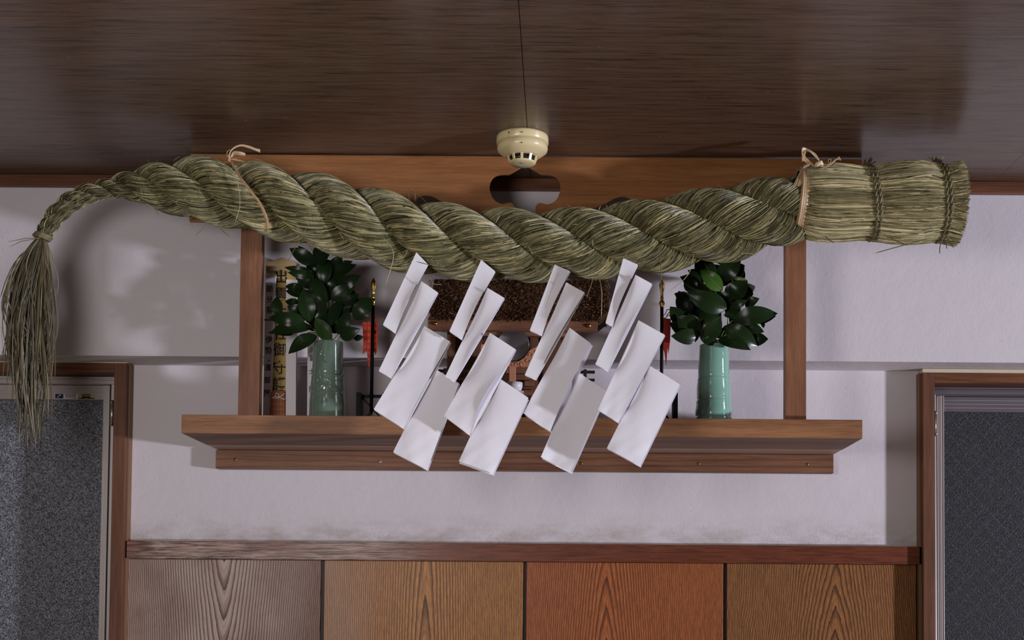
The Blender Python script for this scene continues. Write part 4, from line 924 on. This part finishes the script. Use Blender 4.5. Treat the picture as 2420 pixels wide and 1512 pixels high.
def stand(cx, lab):
    Y = 3.29; o = empty('spear_stand', P(cx, 985, Y), lab, 'stand', 'pair of black spear stands'); o.location.z = zs1
    zt_ = P(cx, 930, Y).z; z0_ = zs1 + 0.0003; hw = 31 * Y / F; c = o.location.x
    for s_ in (-1, 1):
        MB().box(c + s_ * hw - 0.0055, c + s_ * hw + 0.0055, Y - 0.020, Y + 0.028, z0_, zt_).build('upright', M['lacquer'], o, bevel=0.0006)
    MB().box(c - hw + 0.0057, c + hw - 0.0057, Y + 0.006, Y + 0.014, zt_ - 0.0085, zt_ - 0.0015).build('crossbar', M['lacquer'], o, bevel=0.0004)
    mb = MB()
    for s_ in (-1, 1): mb.bar((c - s_ * (hw - 0.006), Y + 0.0095 + s_ * 0.0026, z0_ + 0.002), (c + s_ * (hw - 0.006), Y + 0.0095 + s_ * 0.0026, zt_ - 0.010), 0.0042, 0.004)
    mb.build('diagonal_brace', M['lacquer'], o)
stand(880.5, 'small black lacquered stand with crossed braces under the shiny-tipped spear')
stand(1564, 'small black lacquered stand under the tarnished-tipped spear, mostly behind paper')
# ---------------------------------------------------------------- talismans
zt6 = lambda x, y: (600 + x / 3.4366, 560 + y / 3.4366)
def slab(poly, y0, th, name, mat, lab, cat, group=None):
    a = [P(x, y, y0) for x, y in poly]; zmin = min(p.z for p in a)
    pts = [(p.x, (zs1 + 0.0002) if p.z < zs1 + 0.006 else p.z) for p in a]
    o = MB().prism(pts, y0, y0 + th).build(name, mat); return tag(o, lab, cat, group)
t1 = slab([zt6(95, 300), zt6(178, 300), zt6(136, 1450), zt6(74, 1450)], 3.375, 0.010, 'paper_talisman', M['envelope'], 'narrow white talisman packet with two lines of small brushed characters, beside the left post', 'talisman')
bd = MB(); a0, a1 = P(*zt6(84, 660), 3.3745), P(*zt6(168, 680), 3.3745); bd.box(a0.x, a1.x, 3.3735, 3.3745, a1.z, a0.z - 0.002); bd.build('paper_band', M['brass_dull'], t1)
for ch, (x, y), sz in (('節', (127, 425), 15), ('分', (127, 510), 14), ('祭', (126, 598), 15.5), ('伊', (121, 838), 15), ('勢', (118, 925), 15), ('ヶ', (123, 1003), 7), ('濱', (112, 1063), 15), ('部', (108, 1165), 14), ('屋', (105, 1270), 15)):
    text(ch, sz * 3.375 / F * 1.2, P(*zt6(x, y), 3.3743), M['ink'], t1, 'brushed_character', sx=0.92, bold=0.0001)
t2 = slab([zt6(97, 210), zt6(222, 165), zt6(340, 208), zt6(338, 1450), zt6(100, 1450)], 3.398, 0.012, 'wooden_talisman', M['hinoki'], 'pale wooden talisman board with a gabled top and large black characters on gold paper', 'talisman')
a0, a1 = P(*zt6(150, 262), 3.3972), P(*zt6(300, 1440), 3.3972)
MB().box(a0.x, a1.x, 3.3970, 3.3979, zs1 + 0.001, a0.z - 0.012).build('gold_paper', M['gold_paper'], t2)
for ch, (x, y) in (('出', (222, 330)), ('雲', (222, 470)), ('大', (220, 610)), ('社', (215, 790)), ('御', (213, 922)), ('守', (208, 1068)), ('護', (205, 1200))):
    text(ch, 34 * 3.396 / F, P(*zt6(x, y), 3.3966), M['ink'], t2, 'brushed_character', bold=0.0005, sx=0.98)
t3 = slab([zt6(262, 345), zt6(345, 345), zt6(340, 1450), zt6(258, 1450)], 3.372, 0.018, 'paper_talisman', M['envelope'], 'blank white talisman box standing behind the left branches', 'talisman')
MB().box(P(*zt6(261, 1400), 3.3715).x, P(*zt6(338, 1400), 3.3715).x, 3.3715, 3.3719, zs1 + 0.001, P(*zt6(300, 1412), 3.3715).z).build('folded_flap', M['envelope'], t3)
t4 = slab([zt6(436, 770), zt6(530, 770), zt6(525, 1450), zt6(432, 1450)], 3.365, 0.010, 'paper_talisman', M['envelope'], 'short white talisman packet with brushed characters, half hidden behind the dark vase', 'talisman')
for ch, (x, y), sz in (('富', (478, 985), 17), ('士', (470, 1095), 15), ('開', (474, 1240), 17)):
    text(ch, sz * 3.365 / F, P(*zt6(x, y), 3.3643), M['ink'], t4, 'brushed_character', bold=0.0002)
ch_ = empty('brocade_charm', P(*zt6(197, 1450), 3.37), 'small red and green brocade charm bag with white cord, below the gold-faced talisman', 'charm'); ch_.location.z = zs1
a = [P(*zt6(x, y), 3.372) for x, y in ((140, 1258), (180, 1244), (255, 1248), (258, 1440), (132, 1440))]
pts = [(p.x, max(p.z, zs1 + 0.0003) if i < 3 else zs1 + 0.0003) for i, p in enumerate(a)]
MB().prism(pts, 3.366, 3.380).build('bag', M['brocade'], ch_, bevel=0.002)
mb = MB()
for cc in ([(145, 1308), (175, 1295), (200, 1300), (230, 1288), (250, 1270)], [(175, 1295), (182, 1268), (200, 1275), (205, 1300)], [(205, 1300), (230, 1312), (256, 1318)], [(205, 1300), (190, 1308), (150, 1305)]):
    mb.tube([Vector(q) for q in catmull([tuple(P(*zt6(x, y), 3.3635)) for x, y in cc], 5)], 0.0011, 6)
mb.build('cord_bow', M['whitecord'], ch_)
# white round ornament string near the top of the wooden talisman
# ---------------------------------------------------------------- miniature shrine
YF = 3.285
sh = empty('miniature_shrine', P(1225, 985, YF), 'small reddish wooden shrine with dark bark-thatched roof standing mid-shelf behind the papers', 'miniature shrine'); sh.location.z = zs1
X = lambda p, Y: P(p, 850, Y).x
Zz = lambda y, Y: P(1225, y, Y).z
bx = lambda nm, mt, a, c, ya, yb, yt, ybm, bev=0.0006, par=None: MB().box(X(a, ya), X(c, ya), ya, yb, Zz(ybm, ya), Zz(yt, ya)).build(nm, M[mt], par or sh, bevel=bev)
beam = bx('eave_beam', 'shrine', 1010, 1412, 3.272, 3.292, 752, 781)
for q, yy in ((1029, 764.5), (1392, 770)):
    p = P(q, yy, 3.272); MB().lathe([(0.0003, -0.006), (0.003, -0.0055), (0.0048, -0.003), (0.005, -0.0002)], p, 20, 'Y').build('brass_stud', M['brass'], beam)
bx('inner_beam', 'shrine', 1070, 1346, 3.300, 3.318, 781, 794)
bx('back_wall', 'shrine_z', 1075, 1340, 3.395, 3.405, 781, 975)
for q in (1066, 1150, 1262, 1340): MB().box(X(q, 3.35) - 0.010, X(q, 3.35) + 0.010, 3.345, 3.365, zs1 + 0.04, Zz(781, 3.35)).build('pillar', M['shrine_z'], sh, bevel=0.0006)
MB().box(X(1030, YF), X(1395, YF), 3.268, 3.41, zs1 + 0.026, zs1 + 0.040).build('veranda', M['shrine'], sh, bevel=0.0006)
MB().box(X(1045, YF), X(1380, YF), 3.275, 3.405, zs1 + 0.0002, zs1 + 0.0258).build('base', M['shrine_z'], sh, bevel=0.0006)
for i in range(4): MB().box(X(1246, YF), X(1310, YF), 3.222 + i * 0.012, 3.2675, zs1 + 0.0002 + i * 0.007, zs1 + 0.007 + i * 0.007).build('step', M['shrine'], sh, bevel=0.0004)
for s_, (a, c) in ((-1, (1036, 1120)), (1, (1310, 1406))):
    for (yt_, yb_) in ((874, 880.5), (893, 899)):
        bx('railing_bar', 'darkwood', a, c, 3.318, 3.324, yt_, yb_, 0.0004)
    q = 1052 if s_ < 0 else 1383
    MB().box(X(q, 3.31) - 0.004, X(q, 3.31) + 0.004, 3.3105, 3.3175, zs1 + 0.0402, Zz(871, 3.31)).build('railing_post', M['darkwood'], sh, bevel=0.0004)
# stepped brackets and bench behind the mirror
for (a, c, t_, b_) in ((1196, 1250, 868, 882), (1204, 1252, 884, 897), (1240, 1262, 899, 912), (1236, 1258, 914, 918), (1238, 1258, 921, 934), (1190, 1262, 853, 866)):
    bx('bracket', 'shrine', a, c, 3.326, 3.344, t_, b_, 0.0004)
# thatched roof: solid core plus short bark fibres
rf = MB(); x0, x1 = X(1012, 3.25), X(1438, 3.25)
zlo, zhi = Zz(752, 3.25), Zz(600, 3.25)
rf.prism([(x0, zlo + 0.012), (x0 + 0.012, zlo), (x1 - 0.026, zlo), (x1 - 0.004, zlo + 0.016), (x1, zlo + 0.05), (x1 - 0.012, zlo + 0.095), (x0 + 0.012, zlo + 0.095)], 3.256, 3.415)
n = 15000
fx = rng.uniform(x0, x1, n); fz = rng.uniform(zlo, zlo + 0.095, n); face = rng.random(n)
fy = np.full(n, 3.257) - 0.004 * rng.random(n)
endm = face > 0.93; fx = np.where(endm, x1 - 0.004 + np.where(fz > zlo + 0.05, -0.004, 0), fx); fy = np.where(endm, rng.uniform(3.257, 3.41, n), fy)
lowm = (face > 0.80) & ~endm; fz = np.where(lowm, zlo, fz); fy = np.where(lowm, rng.uniform(3.252, 3.30, n), fy)
cut = (fx > x1 - 0.026) & (fz < zlo + (fx - (x1 - 0.026)) * 0.75); fz = np.where(cut, zlo + (fx - (x1 - 0.026)) * 0.75 + 0.002, fz)
dirs = rng.normal(0, 1, (n, 3)) * np.array([0.9, 0.5, 0.7]) + np.array([0, -0.9, -0.5]); dirs[endm] += np.array([1.2, 0.7, 0]); dirs /= np.linalg.norm(dirs, axis=1, keepdims=True)
ln = rng.uniform(0.003, 0.009, n); p0 = np.stack([fx, fy, fz], axis=1); cv = rng.normal(0, 0.35, (n, 3))
pth = np.stack([p0 - dirs * 0.001, p0 + (dirs + cv * 0.3) * ln[:, None] * 0.5, p0 + (dirs + cv) * ln[:, None]], axis=1)
w = rng.uniform(0.0003, 0.0007, n); rf.straws(pth, rng.normal(0, 1, (n, 1, 3)).repeat(3, axis=1), w, w, np.clip(rng.normal(0.5, 0.28, n), 0, 1))
rf.a[:14] = [0.1] * 14
rf.build('thatched_roof', M['thatch'], sh)
# mirror on carved cradle
Ym = 3.262
mc = P(1212, 814, Ym + 0.03); 
mr = empty('shrine_mirror', Vector((mc.x, Ym + 0.02, zs1 + 0.04)), 'round dull silver mirror in a carved wave-scroll wooden cradle before the shrine', 'mirror'); mr.location.z = zs1 + 0.04
rm = 39.5 * (Ym + 0.03) / F
MB().lathe([(0.0002, 0.0), (rm * 0.94, 0.0), (rm, 0.0008), (rm, 0.003), (rm * 0.9, 0.004), (0.0002, 0.004)], (mc.x, Ym + 0.0325, mc.z), 64, 'Y', cap=False).build('mirror_disc', M['mirror'], mr)
cp = [z for z in ((1150, 815), (1165, 838), (1182, 850), (1200, 856), (1212, 858), (1224, 856), (1240, 845), (1252, 828), (1268, 820), (1286, 812), (1288, 826), (1276, 846), (1262, 862), (1245, 866), (1180, 866), (1160, 860), (1146, 846), (1136, 826), (1138, 814))]
crad = curve_board([pz(x, y, Ym + 0.018) for x, y in cp], [], Ym + 0.016, Ym + 0.028, 'carved_cradle', M['carved'], mr, 0.0005)
mb = MB()
for (x, y, r, t0) in ((1247, 851, 6.5, 0), (1235, 860, 7.5, 1), (1222, 861, 5.5, 2), (1255, 838, 6, 2.5), (1268, 830, 5, 0.5), (1264, 848, 5, 2), (1200, 861, 6, 2), (1184, 857, 7, 0), (1168, 850, 6.5, 1), (1155, 838, 6, 2), (1146, 824, 5, 0), (1278, 820, 4, 1), (1212, 862, 4, 0)):
    pts = []
    for i in range(20):
        a = t0 + i / 19 * 4.9; rr0 = r * (1 - 0.6 * i / 19); p = P(x + math.cos(a) * rr0, y + math.sin(a) * rr0, Ym + 0.0155); pts.append(p)
    mb.tube(pts, 0.0011, 6)
mb.build('scroll_carving', M['carved'], crad)
MB().box(mc.x - 0.03, mc.x + 0.03, Ym + 0.010, Ym + 0.034, zs1 + 0.0401, zs1 + 0.050).build('foot', M['carved'], mr, bevel=0.001)
MB().box(mc.x - 0.008, mc.x + 0.008, Ym + 0.017, Ym + 0.027, zs1 + 0.0502, P(1212, 866, Ym + 0.02).z).build('stem', M['carved'], mr, bevel=0.001)
mb = MB(); mb.box(mc.x - 0.075, mc.x + 0.075, 3.235, 3.296, zs1 + 0.0002, zs1 + 0.0006) if False else None
# white dish
Yd = 3.240
dcx = P(1216, 950, Yd)
d_ = empty('offering_stand', Vector((dcx.x, Yd, zs1)), 'pale square offering stand half hidden behind the streamers', 'offering stand')
MB().box(dcx.x - 0.022, dcx.x + 0.022, Yd - 0.02, Yd + 0.012, P(1216, 930, Yd).z, P(1216, 926, Yd).z).build('tray', M['porcelain'], d_, bevel=0.0008)
MB().box(dcx.x - 0.017, dcx.x + 0.017, Yd - 0.016, Yd + 0.004, zs1 + 0.0004, P(1216, 930.3, Yd).z).build('pedestal', M['porcelain'], d_, bevel=0.0008)
cup = MB().lathe([(0.010, 0), (0.0165, 0.003), (0.019, 0.012), (0.0195, 0.021), (0.0185, 0.0212), (0.0178, 0.012), (0.012, 0.004), (0.0002, 0.004)], (dcx.x + 0.0, Yd - 0.006, P(1216, 926, Yd).z + 0.0003), 36, cap=False).build('porcelain_cup', M['porcelain'])
tag(cup, 'small white porcelain cup on the pale offering stand', 'cup')
